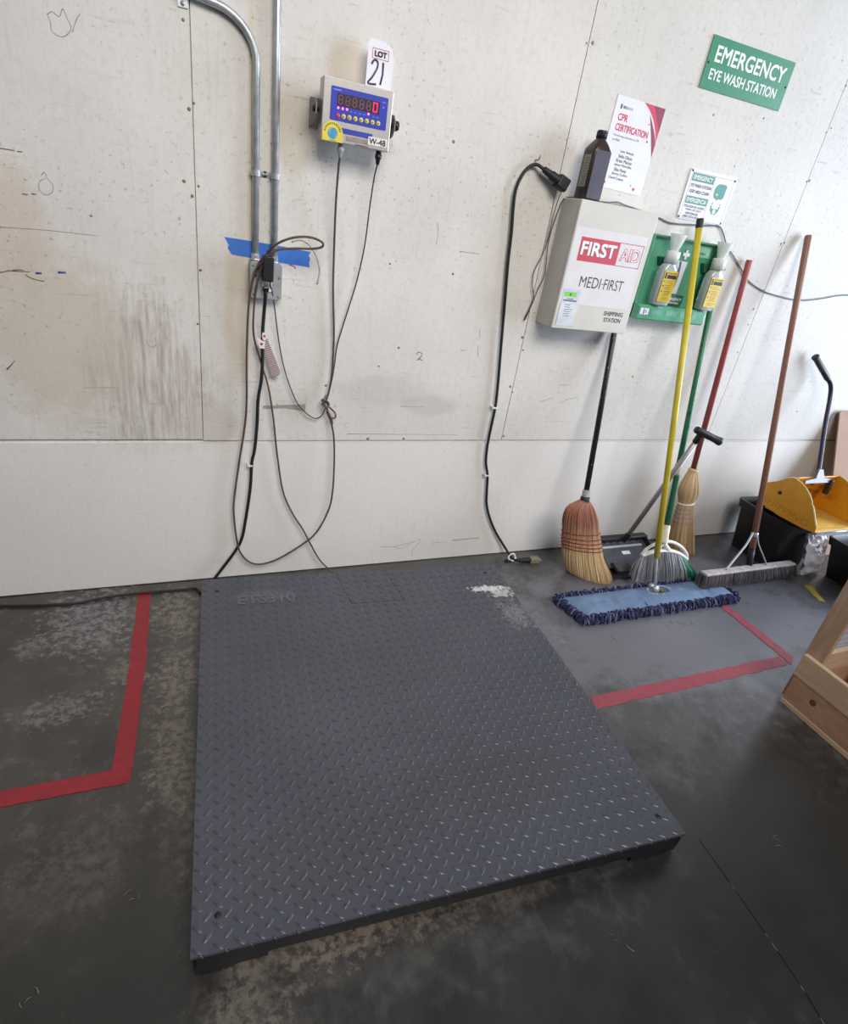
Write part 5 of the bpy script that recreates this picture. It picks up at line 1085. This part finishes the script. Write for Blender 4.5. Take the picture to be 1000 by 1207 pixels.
# ================================================================ wooden crate at lower right
cw = NT('pale_pine'); vec = cw.coord(scale=(2.5, 2.5, 26)); nz = cw.noise(vec, 2.0, 6, 0.6)
cw.put(cw.b.inputs['Base Color'], cw.mix(cw.ramp(nz, 0.3, 0.7), lin((186, 156, 128)), lin((210, 184, 156)))); cw.b.inputs['Roughness'].default_value = 0.65
cv_ = NT('pine_post'); vec = cv_.coord(scale=(26, 26, 2.5)); nz = cv_.noise(vec, 2.0, 6, 0.6)
cv_.put(cv_.b.inputs['Base Color'], cv_.mix(cv_.ramp(nz, 0.3, 0.7), lin((164, 134, 110)), lin((188, 160, 136)))); cv_.b.inputs['Roughness'].default_value = 0.65
py_ = NT('reddish_plywood'); vec = py_.coord(scale=(2, 2, 9)); nz = py_.noise(vec, 4, 6, 0.65)
py_.put(py_.b.inputs['Base Color'], py_.mix(py_.ramp(nz, 0.3, 0.72), lin((164, 124, 100)), lin((196, 156, 128)))); py_.b.inputs['Roughness'].default_value = 0.6
ct = thing('wooden_crate', 'pale wooden crate with corner post and plastic film at the lower right edge', 'crate', (2.6, -1.7, 0))
CXf, CYb, CYf, CXr = 2.060, -1.122, -2.40, 3.30
q = MB(); q.box(CXf, CXr, CYf, CYb - 0.008, 0.0, 0.018); q.build('bottom_sheet', cw.m, ct, 0.001)
q = MB(); q.box(CXf + 0.003, CXf + 0.021, CYf, CYb - 0.008, 0.018, 0.130); q.box(CXf + 0.042, CXr, CYb - 0.018, CYb, 0.018, 0.130); q.build('plywood_skirt', py_.m, ct, 0.001)
q = MB(); q.box(CXf, CXf + 0.020, CYf, CYb, 0.130, 0.224); q.build('side_rail', cw.m, ct, 0.0015)
q = MB(); q.box(CXf + 0.042, CXr, CYb - 0.018, CYb + 0.002, 0.130, 0.214); q.build('end_rail', cw.m, ct, 0.0015)
q = MB(); q.box(CXf + 0.0215, CXf + 0.0400, CYb - 0.058, CYb + 0.010, 0.018, 1.30); q.build('corner_post', cv_.m, ct, 0.0015)
q = MB(); q.box(CXr - 0.059, CXr - 0.021, CYb - 0.092, CYb - 0.026, 0.018, 1.30); q.build('corner_post', cv_.m, ct, 0.0015)
q = MB(); q.lathe([(0, 0), (0.010, 0.0002), (0.012, 0.0003)], (CXf + 0.0026, -1.225, 0.085), (-1, 0, 0), 14); look(q.build('wood_knot', pm('dark_knot', (110, 62, 42), 0.6), ct), 'dark wood knot')
q = MB(); q.box(CXf + 0.32, CXr - 0.08, CYf + 0.1, CYb - 0.06, 0.018, 0.80); q.build('added_shade_load', pm('pale_shade_load', (170, 160, 150), 0.5), ct, 0.01)  # load added mostly out of view, shading the floor from the door daylight
fk2 = NT('stretch_film'); w = fk2.n('ShaderNodeTexNoise'); fk2.t.links.new(fk2.coord(scale=(1.5, 1.5, 60)), w.inputs['Vector']); w.inputs['Scale'].default_value = 2.0
fk2.b.inputs['Base Color'].default_value = (0.75, 0.78, 0.86, 1); fk2.b.inputs['Roughness'].default_value = 0.2
fk2.put(fk2.b.inputs['Alpha'], fk2.ramp(w.outputs['Fac'], 0.35, 0.65, 0.25, 0.6))
q = MB(); q.grid(lambda u, v: V((CXf + 0.046 + u * (CXr - CXf - 0.12), CYb + 0.006 + 0.003 * mnoise.noise(V((u * 4, v * 14, 3))), 0.20 + v * 1.05)), 20, 40); q.build('stretch_film', fk2.m, ct)

# small scraps swept up by the tools
q = MB(); rnd = random.Random(77)
spots = [(2.00, -0.66), (1.95, -0.65), (2.20, -0.66), (2.35, -0.64), (1.80, -0.37), (2.52, -0.62), (1.62, -0.68), (2.05, -0.69), (0.25, -1.75), (0.40, -1.80), (0.90, -1.62), (-0.15, -1.20), (-0.30, -1.35), (1.55, -1.55), (1.75, -1.80)]
for x, y in spots:
    for _ in range(3):
        cx_, cy_ = x + rnd.uniform(-0.03, 0.03), y + rnd.uniform(-0.02, 0.02); a = rnd.uniform(0, 6.28); L = rnd.uniform(0.004, 0.014)
        q.tube([V((cx_ - L * math.cos(a), cy_ - L * math.sin(a), 0.0014)), V((cx_, cy_, rnd.uniform(0.001, 0.004))), V((cx_ + L * math.cos(a + 0.5), cy_ + L * math.sin(a + 0.5), 0.0014))], rnd.uniform(0.0004, 0.0008), 4)
tag(q.build('lint', pm('pale_lint', (140, 134, 124), 0.8)), 'scraps of pale lint and straw on the concrete floor', 'debris', None, 'stuff')
